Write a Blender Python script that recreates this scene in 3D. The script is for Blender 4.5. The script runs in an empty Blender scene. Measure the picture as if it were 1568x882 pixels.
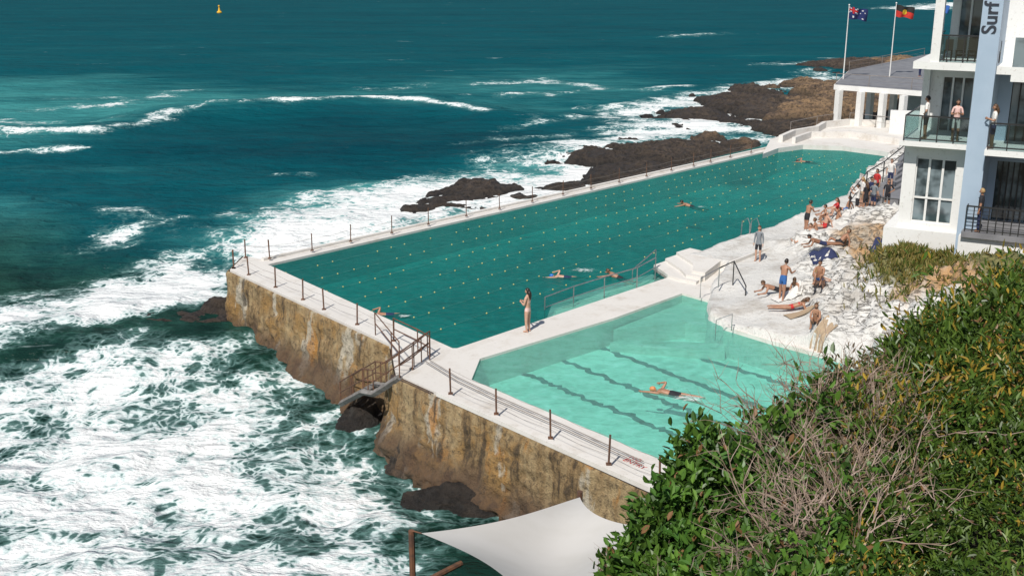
import bpy, bmesh, math, random
import numpy as np
from mathutils import Vector, Matrix
from mathutils.geometry import tessellate_polygon
random.seed(7); rng=np.random.default_rng(7)
sc=bpy.context.scene
sc.view_settings.view_transform='Standard'; sc.view_settings.look='None'; sc.view_settings.exposure=0
# ---------------------------------------------------------------- survey helpers
F=1700.; H=14.5; TH=math.atan(501/1700.); C=math.cos(TH); S=math.sin(TH)
SEA=-3.0
def ray(u,v):
    x=u-784.; y=v-441.
    return np.array([x,F*C-y*S,-(F*S+y*C)])/F
def P(u,v,z=0.): 
    d=ray(u,v); return np.array([0,0,H])+d*((H-z)/-d[2])
def W(u,v,d): return np.array([0,0,H])+ray(u,v)*d
def PL(pts,z=0.): return [P(u,v,z) for u,v in pts]
def hsh(ix,iy,s):
    n=np.sin(ix*127.1+iy*311.7+s*74.7)*43758.5453
    return n-np.floor(n)
def vn(x,y,s=0):
    ix=np.floor(x);iy=np.floor(y);fx=x-ix;fy=y-iy
    fx=fx*fx*(3-2*fx);fy=fy*fy*(3-2*fy)
    a=hsh(ix,iy,s);b=hsh(ix+1,iy,s);c=hsh(ix,iy+1,s);d=hsh(ix+1,iy+1,s)
    return (a*(1-fx)+b*fx)*(1-fy)+(c*(1-fx)+d*fx)*fy
def fbm(x,y,o=4,s=0):
    r=0;a=.5;t=0
    for i in range(o):
        r=r+a*vn(x,y,s+i*3);t+=a;a*=.5;x,y=(x*1.62-y*1.21)+5.1,(x*1.21+y*1.62)+1.7
    return r/t
def ridged(x,y,o=4,s=0):
    r=0;a=.5;t=0
    for i in range(o):
        r=r+a*(1-np.abs(2*vn(x,y,s+i*3)-1));t+=a;a*=.5;x,y=(x*1.62-y*1.21)+5.1,(x*1.21+y*1.62)+1.7
    return r/t
def sstep(a,b,x):
    t=np.clip((x-a)/(b-a),0,1);return t*t*(3-2*t)
def psdf(X,Y,poly):
    d=np.full(X.shape,1e9);ins=np.zeros(X.shape,bool);n=len(poly)
    for i in range(n):
        ax,ay=poly[i][0],poly[i][1];bx,by=poly[(i+1)%n][0],poly[(i+1)%n][1]
        ex,ey=bx-ax,by-ay;wx,wy=X-ax,Y-ay
        t=np.clip((wx*ex+wy*ey)/(ex*ex+ey*ey+1e-9),0,1)
        d=np.minimum(d,np.hypot(wx-ex*t,wy-ey*t))
        if abs(by-ay)>1e-9:
            c=((ay>Y)!=(by>Y))&(X<(bx-ax)*(Y-ay)/(by-ay)+ax)
            ins^=c
    return np.where(ins,-d,d)
def lsd(X,Y,pts):
    d=np.full(X.shape,1e9)
    for a,b in zip(pts[:-1],pts[1:]):
        ex,ey=b[0]-a[0],b[1]-a[1];wx,wy=X-a[0],Y-a[1]
        t=np.clip((wx*ex+wy*ey)/(ex*ex+ey*ey+1e-9),0,1)
        d=np.minimum(d,np.hypot(wx-ex*t,wy-ey*t))
    return d
# ---------------------------------------------------------------- material helpers
def newmat(name):
    m=bpy.data.materials.new(name);m.use_nodes=True
    nt=m.node_tree;nt.nodes.clear();out=nt.nodes.new('ShaderNodeOutputMaterial')
    return m,nt,out
def nd(nt,t,ins=None,**kw):
    n=nt.nodes.new(t)
    for k,v in kw.items(): setattr(n,k,v)
    if ins:
        for k,v in ins.items():
            sk=n.inputs[k]
            if isinstance(v,bpy.types.NodeSocket): nt.links.new(v,sk)
            else: sk.default_value=v
    return n
def c4(c): return (c[0],c[1],c[2],1)
def mth(nt,op,a,b=0.,c=0.,clamp=False):
    return nd(nt,'ShaderNodeMath',{0:a,1:b,2:c},operation=op,use_clamp=clamp).outputs[0]
def ss(nt,a,b,x):
    n=nd(nt,'ShaderNodeMapRange',{0:x,1:a,2:b,3:0.,4:1.},interpolation_type='SMOOTHSTEP');return n.outputs[0]
def mixc(nt,f,a,b):
    n=nt.nodes.new('ShaderNodeMix');n.data_type='RGBA'
    for k,v in ((0,f),(6,a),(7,b)):
        if isinstance(v,bpy.types.NodeSocket): nt.links.new(v,n.inputs[k])
        else: n.inputs[k].default_value=v if k==0 else c4(v)
    return n.outputs[2]
def pos(nt): return nd(nt,'ShaderNodeNewGeometry').outputs['Position']
def noise(nt,vec,scale,detail=5,rough=.55,dist=0.):
    return nd(nt,'ShaderNodeTexNoise',{'Vector':vec,'Scale':scale,'Detail':detail,'Roughness':rough,'Distortion':dist}).outputs[0]
def bump(nt,h,st,dist=.05):
    return nd(nt,'ShaderNodeBump',{'Height':h,'Strength':st,'Distance':dist}).outputs[0]
def mapping(nt,vec,sc_):
    return nd(nt,'ShaderNodeMapping',{'Vector':vec,'Scale':sc_}).outputs[0]
def attr(nt,n): return nd(nt,'ShaderNodeAttribute',attribute_name=n)
def simple(name,col,col2=None,scale=3.,rough=.6,bmp=.0,metal=0.,spec=.5,lo=.35,hi=.65):
    m,nt,out=newmat(name);p=pos(nt);n=noise(nt,p,scale,3)
    c2=col2 if col2 else tuple(x*.8 for x in col)
    col_=mixc(nt,ss(nt,lo,hi,n),col,c2)
    b=nd(nt,'ShaderNodeBsdfPrincipled',{'Base Color':col_,'Roughness':rough,'Metallic':metal,'Specular IOR Level':spec})
    if bmp: nt.links.new(bump(nt,noise(nt,p,scale*4,5),bmp,.03),b.inputs['Normal'])
    nt.links.new(b.outputs[0],out.inputs[0]);return m
# ---------------------------------------------------------------- mesh helpers
class MB:
    def __init__(s): s.v=[];s.f=[];s.m=[]
    def add(s,v,f,m=0):
        o=len(s.v);s.v.extend([tuple(map(float,a)) for a in v]);s.f.extend([tuple(i+o for i in q) for q in f]);s.m.extend([m]*len(f))
    def obox(s,O,e1,e2,e3,a,b,c,m=0):
        O=np.array(O,float);V=[O+e1*x+e2*y+e3*z for z in c for y in b for x in a]
        s.add(V,[(0,2,3,1),(4,5,7,6),(0,1,5,4),(2,6,7,3),(0,4,6,2),(1,3,7,5)],m)
    def box(s,c,d,m=0,rot=0.):
        e1=np.array([math.cos(rot),math.sin(rot),0]);e2=np.array([-math.sin(rot),math.cos(rot),0])
        s.obox(c,e1,e2,np.array([0,0,1.]),(-d[0]/2,d[0]/2),(-d[1]/2,d[1]/2),(-d[2]/2,d[2]/2),m)
    def tube(s,pts,r,n=6,m=0,cap=True):
        pts=[np.array(p,float) for p in pts];k=len(pts)
        rs=r if hasattr(r,'__len__') else [r]*k
        V=[]
        for i,p in enumerate(pts):
            d=pts[min(i+1,k-1)]-pts[max(i-1,0)];d=d/(np.linalg.norm(d)+1e-9)
            up=np.array([0,0,1.]) if abs(d[2])<.9 else np.array([1.,0,0])
            a=np.cross(d,up);a/=np.linalg.norm(a);b=np.cross(d,a)
            for j in range(n):
                t=2*math.pi*j/n;V.append(p+(a*math.cos(t)+b*math.sin(t))*rs[i])
        Fc=[(i*n+j,i*n+(j+1)%n,(i+1)*n+(j+1)%n,(i+1)*n+j) for i in range(k-1) for j in range(n)]
        if cap: Fc+=[tuple(range(n)),tuple(range((k-1)*n,k*n))[::-1]]
        s.add(V,Fc,m)
    def ball(s,c,r,nu=8,nv=6,m=0,M=None,fn=None):
        r=np.array(r if hasattr(r,'__len__') else [r]*3,float);V=[]
        for i in range(nv+1):
            ph=math.pi*i/nv
            for j in range(nu):
                t=2*math.pi*j/nu;p=np.array([math.sin(ph)*math.cos(t),math.sin(ph)*math.sin(t),math.cos(ph)])
                if fn: p=fn(p)
                p=p*r
                if M is not None:p=M@p
                V.append(np.array(c)+p)
        Fc=[(i*nu+j,(i+1)*nu+j,(i+1)*nu+(j+1)%nu,i*nu+(j+1)%nu) for i in range(nv) for j in range(nu)]
        s.add(V,Fc,m)
    def prism(s,pts,z0,z1,m=0,bottom=False):
        n=len(pts);top=[(p[0],p[1],z1) for p in pts];bot=[(p[0],p[1],z0) for p in pts]
        tri=tessellate_polygon([[Vector((p[0],p[1],0)) for p in pts]])
        Fc=[tuple(t) for t in tri]
        if bottom: Fc+=[tuple(i+n for i in t) for t in tri]
        Fc+=[(i,(i+1)%n,(i+1)%n+n,i+n) for i in range(n)]
        s.add(top+bot,Fc,m)
    def sheet(s,pts,z,m=0):
        """horizontal sheet, normals up"""
        tri=tessellate_polygon([[Vector((p[0],p[1],0)) for p in pts]]);Fc=[]
        for t in tri:
            a,b,c=[pts[i] for i in t]
            Fc.append(tuple(t) if (b[0]-a[0])*(c[1]-a[1])-(b[1]-a[1])*(c[0]-a[0])>0 else tuple(t)[::-1])
        s.add([(p[0],p[1],z) for p in pts],Fc,m)
    def obj(s,name,mats,parent=None,smooth=False,fix=True):
        me=bpy.data.meshes.new(name);me.from_pydata(s.v,[],s.f)
        for m in mats: me.materials.append(m)
        me.polygons.foreach_set('material_index',s.m)
        me.polygons.foreach_set('use_smooth',[smooth]*len(s.f))
        if fix:
            bm=bmesh.new();bm.from_mesh(me);bmesh.ops.recalc_face_normals(bm,faces=bm.faces);bm.to_mesh(me);bm.free()
        me.update();o=bpy.data.objects.new(name,me);sc.collection.objects.link(o)
        if parent:o.parent=parent
        return o
def quads(name,V,Q,mats,attrs={},colattr=None,smooth=True):
    me=bpy.data.meshes.new(name);V=np.asarray(V,np.float32).reshape(-1,3);Q=np.asarray(Q,np.int32)
    me.vertices.add(len(V));me.vertices.foreach_set('co',V.ravel())
    me.loops.add(Q.size);me.loops.foreach_set('vertex_index',Q.ravel())
    me.polygons.add(len(Q));me.polygons.foreach_set('loop_start',np.arange(0,Q.size,Q.shape[1],dtype=np.int32))
    me.polygons.foreach_set('use_smooth',np.full(len(Q),smooth))
    me.update(calc_edges=True)
    for k,a in attrs.items():
        me.attributes.new(k,'FLOAT','POINT').data.foreach_set('value',np.asarray(a,np.float32).ravel())
    if colattr is not None:
        ca=np.ones((len(V),4),np.float32);ca[:,:3]=colattr
        me.attributes.new('col','FLOAT_COLOR','POINT').data.foreach_set('color',ca.ravel())
    for m in mats: me.materials.append(m)
    o=bpy.data.objects.new(name,me);sc.collection.objects.link(o);return o
def gridQ(ny,nx):
    i=np.arange(ny-1)[:,None]*nx+np.arange(nx-1)[None,:]
    return np.stack([i,i+1,i+nx+1,i+nx],-1).reshape(-1,4)
def empty(name):
    o=bpy.data.objects.new(name,None);sc.collection.objects.link(o);return o
# ---------------------------------------------------------------- camera, light
cd=bpy.data.cameras.new('camera');cam=bpy.data.objects.new('camera',cd);sc.collection.objects.link(cam)
cd.sensor_width=36;cd.lens=F/1568*36;cd.clip_end=20000;cam.location=(0,0,H);cam.rotation_euler=(math.pi/2-TH,0,0);sc.camera=cam
el=math.radians(50);az=math.radians(205)
sd=np.array([math.sin(az)*math.cos(el),math.cos(az)*math.cos(el),math.sin(el)])
sl=bpy.data.lights.new('sun','SUN');so=bpy.data.objects.new('sun',sl);sc.collection.objects.link(so)
sl.energy=4.7;sl.angle=math.radians(.5);sl.color=(1,.95,.88)
so.rotation_euler=Vector(sd).to_track_quat('Z','Y').to_euler();so.location=(0,0,60)
w=bpy.data.worlds.new('World');sc.world=w;w.use_nodes=True;nt=w.node_tree
bg=nt.nodes['Background'];sk=nt.nodes.new('ShaderNodeTexSky');sk.sky_type='NISHITA';sk.sun_disc=False
sk.sun_elevation=el;sk.sun_rotation=az;nt.links.new(sk.outputs[0],bg.inputs[0]);bg.inputs[1].default_value=.075
# ---------------------------------------------------------------- materials
def sea_mat():
    m,nt,out=newmat('sea_water')
    p=pos(nt);fo=attr(nt,'foam').outputs['Fac'];ae=attr(nt,'aer').outputs['Fac'];gr=attr(nt,'near').outputs['Fac']
    wn=nd(nt,'ShaderNodeTexNoise',{'Vector':p,'Scale':.45,'Detail':2.}).outputs[1]
    wp=nd(nt,'ShaderNodeVectorMath',{0:wn,1:(.5,.5,.5)},operation='SUBTRACT').outputs[0]
    wp=nd(nt,'ShaderNodeVectorMath',{0:wp,3:2.2},operation='SCALE').outputs[0]
    wv=nd(nt,'ShaderNodeVectorMath',{0:p,1:wp},operation='ADD').outputs[0]
    v1=nd(nt,'ShaderNodeTexVoronoi',{'Vector':wv,'Scale':.95},feature='DISTANCE_TO_EDGE').outputs['Distance']
    v2=nd(nt,'ShaderNodeTexVoronoi',{'Vector':wv,'Scale':2.8},feature='DISTANCE_TO_EDGE').outputs['Distance']
    n1=mth(nt,'SUBTRACT',1.,ss(nt,0.,.40,v1));n2=mth(nt,'SUBTRACT',1.,ss(nt,0.,.36,v2))
    nn=noise(nt,p,.30,7,.66);nf=noise(nt,mapping(nt,p,(.14,.5,1)),1.,5,.65,.4)
    q=mth(nt,'ADD',mth(nt,'MULTIPLY',n1,.26),mth(nt,'MULTIPLY',n2,.22))
    q=mth(nt,'ADD',q,mth(nt,'MULTIPLY',ss(nt,.30,.70,nn),.58))
    q=mth(nt,'ADD',q,mth(nt,'MULTIPLY',mth(nt,'SUBTRACT',nf,.5),.3))
    th=mth(nt,'SUBTRACT',1.08,mth(nt,'MULTIPLY',fo,1.05))
    dif=mth(nt,'SUBTRACT',q,th)
    foam=mth(nt,'MULTIPLY',ss(nt,0.,.14,dif),ss(nt,0.02,.12,fo))
    cap=noise(nt,mapping(nt,p,(.06,.24,1)),1.,5,.7)
    foam=mth(nt,'MAXIMUM',foam,mth(nt,'MULTIPLY',ss(nt,.67,.74,cap),.45))
    big=noise(nt,mapping(nt,p,(.012,.04,1)),1.,3)
    rip=noise(nt,mapping(nt,p,(.03,.12,1)),1.,7,.75)
    a2=mth(nt,'ADD',ae,mth(nt,'MULTIPLY',mth(nt,'SUBTRACT',big,.5),.7))
    a2=mth(nt,'ADD',a2,mth(nt,'MULTIPLY',mth(nt,'SUBTRACT',nf,.5),.6))
    a2=mth(nt,'ADD',a2,mth(nt,'MULTIPLY',mth(nt,'SUBTRACT',rip,.5),1.3))
    deep=mixc(nt,ss(nt,-.9,.1,a2),(.0010,.034,.050),(.0020,.074,.092))
    col=mixc(nt,ss(nt,0.,1.3,a2),deep,(.07,.32,.31))
    col=mixc(nt,gr,col,mixc(nt,ss(nt,.35,.7,nn),(.006,.026,.020),(.018,.070,.052)))
    veil=mth(nt,'MULTIPLY',mth(nt,'MULTIPLY',ss(nt,-.35,.08,dif),.34),ss(nt,.05,.35,fo))
    col=mixc(nt,veil,col,(.26,.46,.44))
    fc=mixc(nt,ss(nt,.02,.42,dif),(.44,.55,.55),(.78,.80,.79))  # foam relief shading painted as colour, greyer where foam is thin
    col=mixc(nt,foam,col,fc)
    r1=noise(nt,mapping(nt,p,(.6,1.1,1)),.9,5,.66);r2=noise(nt,mapping(nt,p,(.06,.16,1)),1.,4,.62)
    hh=mth(nt,'ADD',mth(nt,'MULTIPLY',r1,.9),mth(nt,'MULTIPLY',r2,3.2))
    nb=bump(nt,hh,.8,.6)
    d=nd(nt,'ShaderNodeBsdfDiffuse',{'Color':col,'Normal':nb})
    g=nd(nt,'ShaderNodeBsdfGlossy',{'Color':(.8,.8,.8,1),'Roughness':.2,'Normal':nb})
    fr=nd(nt,'ShaderNodeFresnel',{'IOR':1.33,'Normal':nb}).outputs[0]
    k=mth(nt,'MINIMUM',mth(nt,'MULTIPLY',fr,.38),.075);k=mth(nt,'MULTIPLY',k,mth(nt,'SUBTRACT',1.,foam))
    mx=nd(nt,'ShaderNodeMixShader',{0:k,1:d.outputs[0],2:g.outputs[0]})
    nt.links.new(mx.outputs[0],out.inputs[0]);return m
def pool_water(name,tint,tint2=None,y0=45.,y1=85.,gl=.6,df_=.2):
    m,nt,out=newmat(name);p=pos(nt)
    n=noise(nt,mapping(nt,p,(1.,1.5,1)),1.7,4,.6,.8)
    if tint2:
        yv=nd(nt,'ShaderNodeSeparateXYZ',{0:p}).outputs[1]
        yv=mth(nt,'ADD',yv,mth(nt,'MULTIPLY',mth(nt,'SUBTRACT',noise(nt,p,.12,4,.6),.5),55.))
        base=mixc(nt,ss(nt,y0,y1,yv),tint,tint2)
    else: base=mixc(nt,0.,tint,tint)
    t=mixc(nt,mth(nt,'MULTIPLY',ss(nt,.48,.72,n),.28),base,tuple(min(1,x*1.5+.06) for x in tint))
    t=mixc(nt,mth(nt,'MULTIPLY',mth(nt,'SUBTRACT',1.,ss(nt,.3,.5,n)),.35),t,tuple(x*.6 for x in tint))
    tr=nd(nt,'ShaderNodeBsdfTransparent',{0:t})
    nb=bump(nt,noise(nt,mapping(nt,p,(1.,1.6,1)),2.4,4,.6),.5,.12)
    g=nd(nt,'ShaderNodeBsdfGlossy',{'Color':(gl,gl,gl,1),'Roughness':.06,'Normal':nb})
    fr=nd(nt,'ShaderNodeFresnel',{'IOR':1.33,'Normal':nb}).outputs[0]
    df=nd(nt,'ShaderNodeBsdfDiffuse',{'Color':t,'Normal':nb})
    m0=nd(nt,'ShaderNodeMixShader',{0:df_,1:tr.outputs[0],2:df.outputs[0]})
    mx=nd(nt,'ShaderNodeMixShader',{0:mth(nt,'MINIMUM',mth(nt,'MULTIPLY',fr,.5),.2),1:m0.outputs[0],2:g.outputs[0]})
    nt.links.new(mx.outputs[0],out.inputs[0]);return m
def floor_mat(name,a,b_,sc_=.25,dark=None,caustic_web=.3):
    m,nt,out=newmat(name);p=pos(nt)
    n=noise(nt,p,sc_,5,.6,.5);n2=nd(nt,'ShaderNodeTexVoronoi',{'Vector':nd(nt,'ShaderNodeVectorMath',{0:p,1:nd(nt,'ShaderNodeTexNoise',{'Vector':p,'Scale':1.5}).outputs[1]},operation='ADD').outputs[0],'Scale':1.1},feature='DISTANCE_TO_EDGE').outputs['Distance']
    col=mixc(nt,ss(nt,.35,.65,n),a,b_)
    col=mixc(nt,mth(nt,'MULTIPLY',mth(nt,'SUBTRACT',1.,ss(nt,0.,.2,n2)),caustic_web),col,(.92,.95,.93))  # bright caustic light net painted into the floor colour
    if dark:
        dv=nd(nt,'ShaderNodeVectorMath',{0:p,1:tuple(dark[0])},operation='DISTANCE').outputs['Value']
        dn=mth(nt,'ADD',dv,mth(nt,'MULTIPLY',noise(nt,p,.6,4),4.))
        col=mixc(nt,mth(nt,'SUBTRACT',1.,ss(nt,dark[1]*.5,dark[1]+2.,dn)),col,(.08,.12,.11))
    b=nd(nt,'ShaderNodeBsdfPrincipled',{'Base Color':col,'Roughness':.9})
    nt.links.new(b.outputs[0],out.inputs[0]);return m
def deck_mat(name,base=(.68,.655,.615),st=(.46,.40,.33),amt=.75):
    m,nt,out=newmat(name);p=pos(nt)
    n=noise(nt,p,.9,7,.7);n2=noise(nt,p,7.,5,.7);n3=noise(nt,p,.18,3)
    f=mth(nt,'MULTIPLY',ss(nt,.48,.76,n),amt);col=mixc(nt,f,base,st)
    col=mixc(nt,mth(nt,'MULTIPLY',ss(nt,.56,.72,n2),.5),col,(.33,.29,.24))
    col=mixc(nt,mth(nt,'MULTIPLY',ss(nt,.4,.7,n3),.3),col,(.54,.51,.47))
    b=nd(nt,'ShaderNodeBsdfPrincipled',{'Base Color':col,'Roughness':.75,'Specular IOR Level':.3})
    nt.links.new(bump(nt,n2,.3,.02),b.inputs['Normal']);nt.links.new(b.outputs[0],out.inputs[0]);return m
def seawall_mat():
    m,nt,out=newmat('weathered_sea_wall');p=pos(nt)
    z=nd(nt,'ShaderNodeSeparateXYZ',{0:p}).outputs[2]
    st=noise(nt,mapping(nt,p,(1.7,1.7,.25)),1.,6,.65);bl=noise(nt,p,.55,6,.65);fi=noise(nt,p,5.,6,.75)
    col=mixc(nt,ss(nt,.38,.62,st),(.42,.31,.165),(.25,.16,.07))
    col=mixc(nt,mth(nt,'MULTIPLY',ss(nt,.50,.62,bl),.75),col,(.34,.19,.055))
    col=mixc(nt,mth(nt,'MULTIPLY',ss(nt,.55,.61,noise(nt,mapping(nt,p,(1.1,1.1,.35)),.9,5)),.7),col,(.56,.52,.43))
    col=mixc(nt,mth(nt,'MULTIPLY',ss(nt,.62,.69,noise(nt,mapping(nt,p,(.8,.8,.2)),1.3,4)),.75),col,(.45,.20,.035))
    col=mixc(nt,mth(nt,'MULTIPLY',ss(nt,.56,.64,st),.8),col,(.055,.04,.025))
    # orange seep at the drain outlet
    for (uu,vv,zz_,rr) in ((700,700,-2.3,.55),(704,650,-1.2,.35)):
        q_=P(uu,vv,zz_);dv=nd(nt,'ShaderNodeVectorMath',{0:mapping(nt,p,(1,1,.6)),1:(q_[0],q_[1],q_[2]*.6)},operation='DISTANCE').outputs['Value']
        dv=mth(nt,'ADD',dv,mth(nt,'MULTIPLY',mth(nt,'SUBTRACT',fi,.5),.7))
        col=mixc(nt,mth(nt,'SUBTRACT',1.,ss(nt,rr*.5,rr*1.3,dv)),col,(.72,.28,.04))
    zz=mth(nt,'ADD',z,mth(nt,'MULTIPLY',bl,1.8))
    low=mth(nt,'SUBTRACT',1.,ss(nt,-1.7,-.5,zz));col=mixc(nt,mth(nt,'MULTIPLY',low,.85),col,mixc(nt,fi,(.03,.019,.012),(.15,.085,.05)))
    col=mixc(nt,mth(nt,'MULTIPLY',ss(nt,.49,.64,fi),.65),col,(.05,.036,.022))
    b=nd(nt,'ShaderNodeBsdfPrincipled',{'Base Color':col,'Roughness':.85})
    nt.links.new(bump(nt,mth(nt,'ADD',fi,mth(nt,'MULTIPLY',bl,2.)),1.,.18),b.inputs['Normal']);nt.links.new(b.outputs[0],out.inputs[0]);return m
def rock_mat(name,lo,hi,top,z0=-2.6,z1=-1.2):
    m,nt,out=newmat(name);p=pos(nt);z=nd(nt,'ShaderNodeSeparateXYZ',{0:p}).outputs[2]
    bl=noise(nt,p,.5,6,.65);fi=noise(nt,p,2.5,6,.75);la=noise(nt,mapping(nt,p,(.3,.3,4.)),1.,4)
    zz=mth(nt,'ADD',z,mth(nt,'MULTIPLY',bl,.9))
    col=mixc(nt,ss(nt,z0,z1,zz),lo,hi);col=mixc(nt,ss(nt,.48,.62,bl),col,top)
    col=mixc(nt,mth(nt,'MULTIPLY',ss(nt,.46,.62,fi),.85),col,tuple(x*.35 for x in lo))
    col=mixc(nt,mth(nt,'MULTIPLY',ss(nt,.52,.62,la),.6),col,tuple(x*.4 for x in hi))
    b=nd(nt,'ShaderNodeBsdfPrincipled',{'Base Color':col,'Roughness':.6})
    nt.links.new(bump(nt,mth(nt,'ADD',fi,bl),1.,.4),b.inputs['Normal']);nt.links.new(b.outputs[0],out.inputs[0]);return m
def terr_mat():
    m,nt,out=newmat('painted_rock');p=pos(nt)
    wh=attr(nt,'white').outputs['Fac'];gs=attr(nt,'grass').outputs['Fac'];rk=attr(nt,'rocky').outputs['Fac']
    bl=noise(nt,p,.7,7,.68);fi=noise(nt,p,5.,6,.72)
    ck=noise(nt,mapping(nt,p,(.45,.9,2.5)),1.3,5,.6,.6)
    crack=mth(nt,'MULTIPLY',mth(nt,'SUBTRACT',1.,ss(nt,.0,.03,mth(nt,'ABSOLUTE',mth(nt,'SUBTRACT',ck,.5)))),rk)
    rock=mixc(nt,ss(nt,.35,.62,bl),(.42,.37,.30),(.46,.27,.12));rock=mixc(nt,mth(nt,'MULTIPLY',ss(nt,.5,.7,fi),.7),rock,(.13,.09,.05))
    wc=mixc(nt,mth(nt,'MULTIPLY',ss(nt,.47,.70,bl),.65),(.66,.65,.62),(.38,.34,.29))
    wc=mixc(nt,mth(nt,'MULTIPLY',ss(nt,.55,.67,fi),.5),wc,(.32,.28,.23))
    k=ss(nt,.35,.65,mth(nt,'ADD',wh,mth(nt,'MULTIPLY',mth(nt,'SUBTRACT',bl,.5),.9)))
    col=mixc(nt,k,rock,wc)
    col=mixc(nt,mth(nt,'MULTIPLY',crack,.7),col,(.14,.12,.10))
    g=mixc(nt,fi,(.05,.09,.02),(.30,.24,.10))
    col=mixc(nt,ss(nt,.4,.6,mth(nt,'ADD',gs,mth(nt,'MULTIPLY',mth(nt,'SUBTRACT',bl,.5),1.))),col,g)
    b=nd(nt,'ShaderNodeBsdfPrincipled',{'Base Color':col,'Roughness':.8})
    hb=mth(nt,'ADD',fi,mth(nt,'MULTIPLY',bl,1.5));hb=mth(nt,'SUBTRACT',hb,mth(nt,'MULTIPLY',crack,.8))
    nt.links.new(bump(nt,hb,.8,.12),b.inputs['Normal']);nt.links.new(b.outputs[0],out.inputs[0]);return m
def leaf_mat():
    m,nt,out=newmat('foliage');a=attr(nt,'col').outputs['Color']
    b=nd(nt,'ShaderNodeBsdfPrincipled',{'Base Color':a,'Roughness':.42,'Specular IOR Level':.4})
    t=nd(nt,'ShaderNodeBsdfTranslucent',{0:a});mx=nd(nt,'ShaderNodeMixShader',{0:.25,1:b.outputs[0],2:t.outputs[0]})
    nt.links.new(mx.outputs[0],out.inputs[0]);return m
def glass_mat():
    m,nt,out=newmat('window_glass');p=pos(nt);n=noise(nt,p,.9,3)
    b=nd(nt,'ShaderNodeBsdfPrincipled',{'Base Color':mixc(nt,ss(nt,.4,.6,n),(.04,.055,.06),(.20,.25,.27)),'Roughness':.05,'Specular IOR Level':.8})
    nt.links.new(b.outputs[0],out.inputs[0]);return m
def clear_mat():
    m,nt,out=newmat('clear_glass');p=pos(nt)
    t=nd(nt,'ShaderNodeBsdfTransparent',{0:mixc(nt,noise(nt,p,.5,1),(.62,.74,.74),(.7,.8,.8))});g=nd(nt,'ShaderNodeBsdfGlossy',{'Roughness':.04})
    mx=nd(nt,'ShaderNodeMixShader',{0:.1,1:t.outputs[0],2:g.outputs[0]});nt.links.new(mx.outputs[0],out.inputs[0]);return m
M_sea=sea_mat();M_deck=deck_mat('white_concrete');M_wall=seawall_mat()
M_rockD=rock_mat('dark_rock',(.022,.018,.015),(.10,.072,.05),(.055,.042,.032))
M_rockT=rock_mat('tan_rock',(.05,.038,.028),(.30,.195,.105),(.15,.10,.065),-2.3,-.9)
M_terr=terr_mat();M_leaf=leaf_mat();M_glass=glass_mat();M_clear=clear_mat()
M_white=deck_mat('white_render',(.74,.74,.72),(.60,.59,.56),.4)
M_blue=simple('blue_grey_render',(.36,.45,.55),(.33,.42,.52),1.)
M_rust=simple('rusty_steel',(.16,.075,.04),(.09,.05,.035),8.,.7)
M_steel=simple('stainless_steel',(.42,.42,.42),(.3,.3,.3),6.,.35,metal=.7)
M_grey=simple('grey_paving',(.22,.22,.23),(.17,.17,.18),1.5)
M_wire=simple('wire',(.25,.22,.2),rough=.5)
M_blackm=simple('black_metal',(.03,.03,.03),rough=.4)
M_trunk=simple('dry_twig',(.36,.27,.22),(.20,.14,.10),6.)
M_soil=simple('soil',(.030,.032,.013),(.05,.04,.025),1.5)
M_sail=simple('sail_canvas',(.62,.60,.565),(.58,.56,.52),.8,.8)
M_yel=simple('yellow_float',(.62,.54,.2),(.55,.45,.15),3.)
M_sign=simple('sign_paint',(.03,.035,.05));M_red=simple('red_paint',(.6,.05,.04))
# ---------------------------------------------------------------- sea
ny,nx=640,560
yy=14*np.exp(np.linspace(0,math.log(9000/14.),ny));sx=np.linspace(-1.15,1.15,nx)
Y=np.repeat(yy[:,None],nx,1);X=sx[None,:]*(Y+18)*.95
foam=np.zeros_like(X);aer=np.zeros_like(X)
def poly(pts,dens,soft,wig=2.):
    global foam
    d=psdf(X,Y,PL(pts,SEA))+(fbm(X*.15,Y*.15,4,11)-.5)*2*wig
    foam=np.maximum(foam,dens*(1-sstep(-soft,soft,d)))
def apoly(pts,a,soft):
    global aer
    d=psdf(X,Y,PL(pts,SEA))+(fbm(X*.06,Y*.06,3,5)-.5)*soft
    aer=aer+a*(1-sstep(-soft,soft,d))
def line(pts,dens,wd,brk=.0,s=3):
    global foam
    d=lsd(X,Y,PL(pts,SEA))+np.abs(fbm(X*.12,Y*.12,4,s+40)-.5)*wd*3;k=fbm(X*.09,Y*.09,4,s)
    foam=np.maximum(foam,dens*np.exp(-(d/wd)**2)*np.clip(1-brk+brk*2.2*(k-.25),0,1.1))
# near churn
poly([(-200,585),(0,575),(180,528),(340,525),(430,590),(520,660),(580,760),(640,900),(600,1100),(-400,1100)],.62,3.,2.5)
poly([(-60,600),(160,560),(300,560),(380,650),(420,760),(400,860),(200,880),(-60,860)],.73,4.,3.)
poly([(40,630),(150,590),(260,590),(330,660),(300,740),(150,780),(40,740)],.82,4.,3.)
poly([(-200,520),(0,470),(120,440),(250,405),(330,380),(400,392),(352,430),(345,480),(190,510),(0,560),(-200,600)],.74,4.,3.)
poly([(310,405),(400,350),(520,318),(660,308),(740,328),(560,368),(410,405),(355,430)],.98,4.,1.5)
poly([(60,480),(150,430),(250,385),(330,375),(355,440),(340,485),(200,505),(80,530)],.92,3.,2.)
poly([(300,390),(450,305),(640,275),(760,255),(860,255),(1000,222),(1180,215),(1000,268),(700,332),(560,365),(400,402)],.78,5.,3.)
poly([(640,320),(720,285),(850,258),(950,245),(965,285),(820,312),(720,335)],.96,3.,2.)
poly([(760,250),(900,212),(960,178),(1020,165),(1150,150),(1180,205),(1000,225),(880,258)],.68,6.,5.)
poly([(985,190),(1060,158),(1140,148),(1165,195),(1040,210)],.96,6.,3.)
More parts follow.
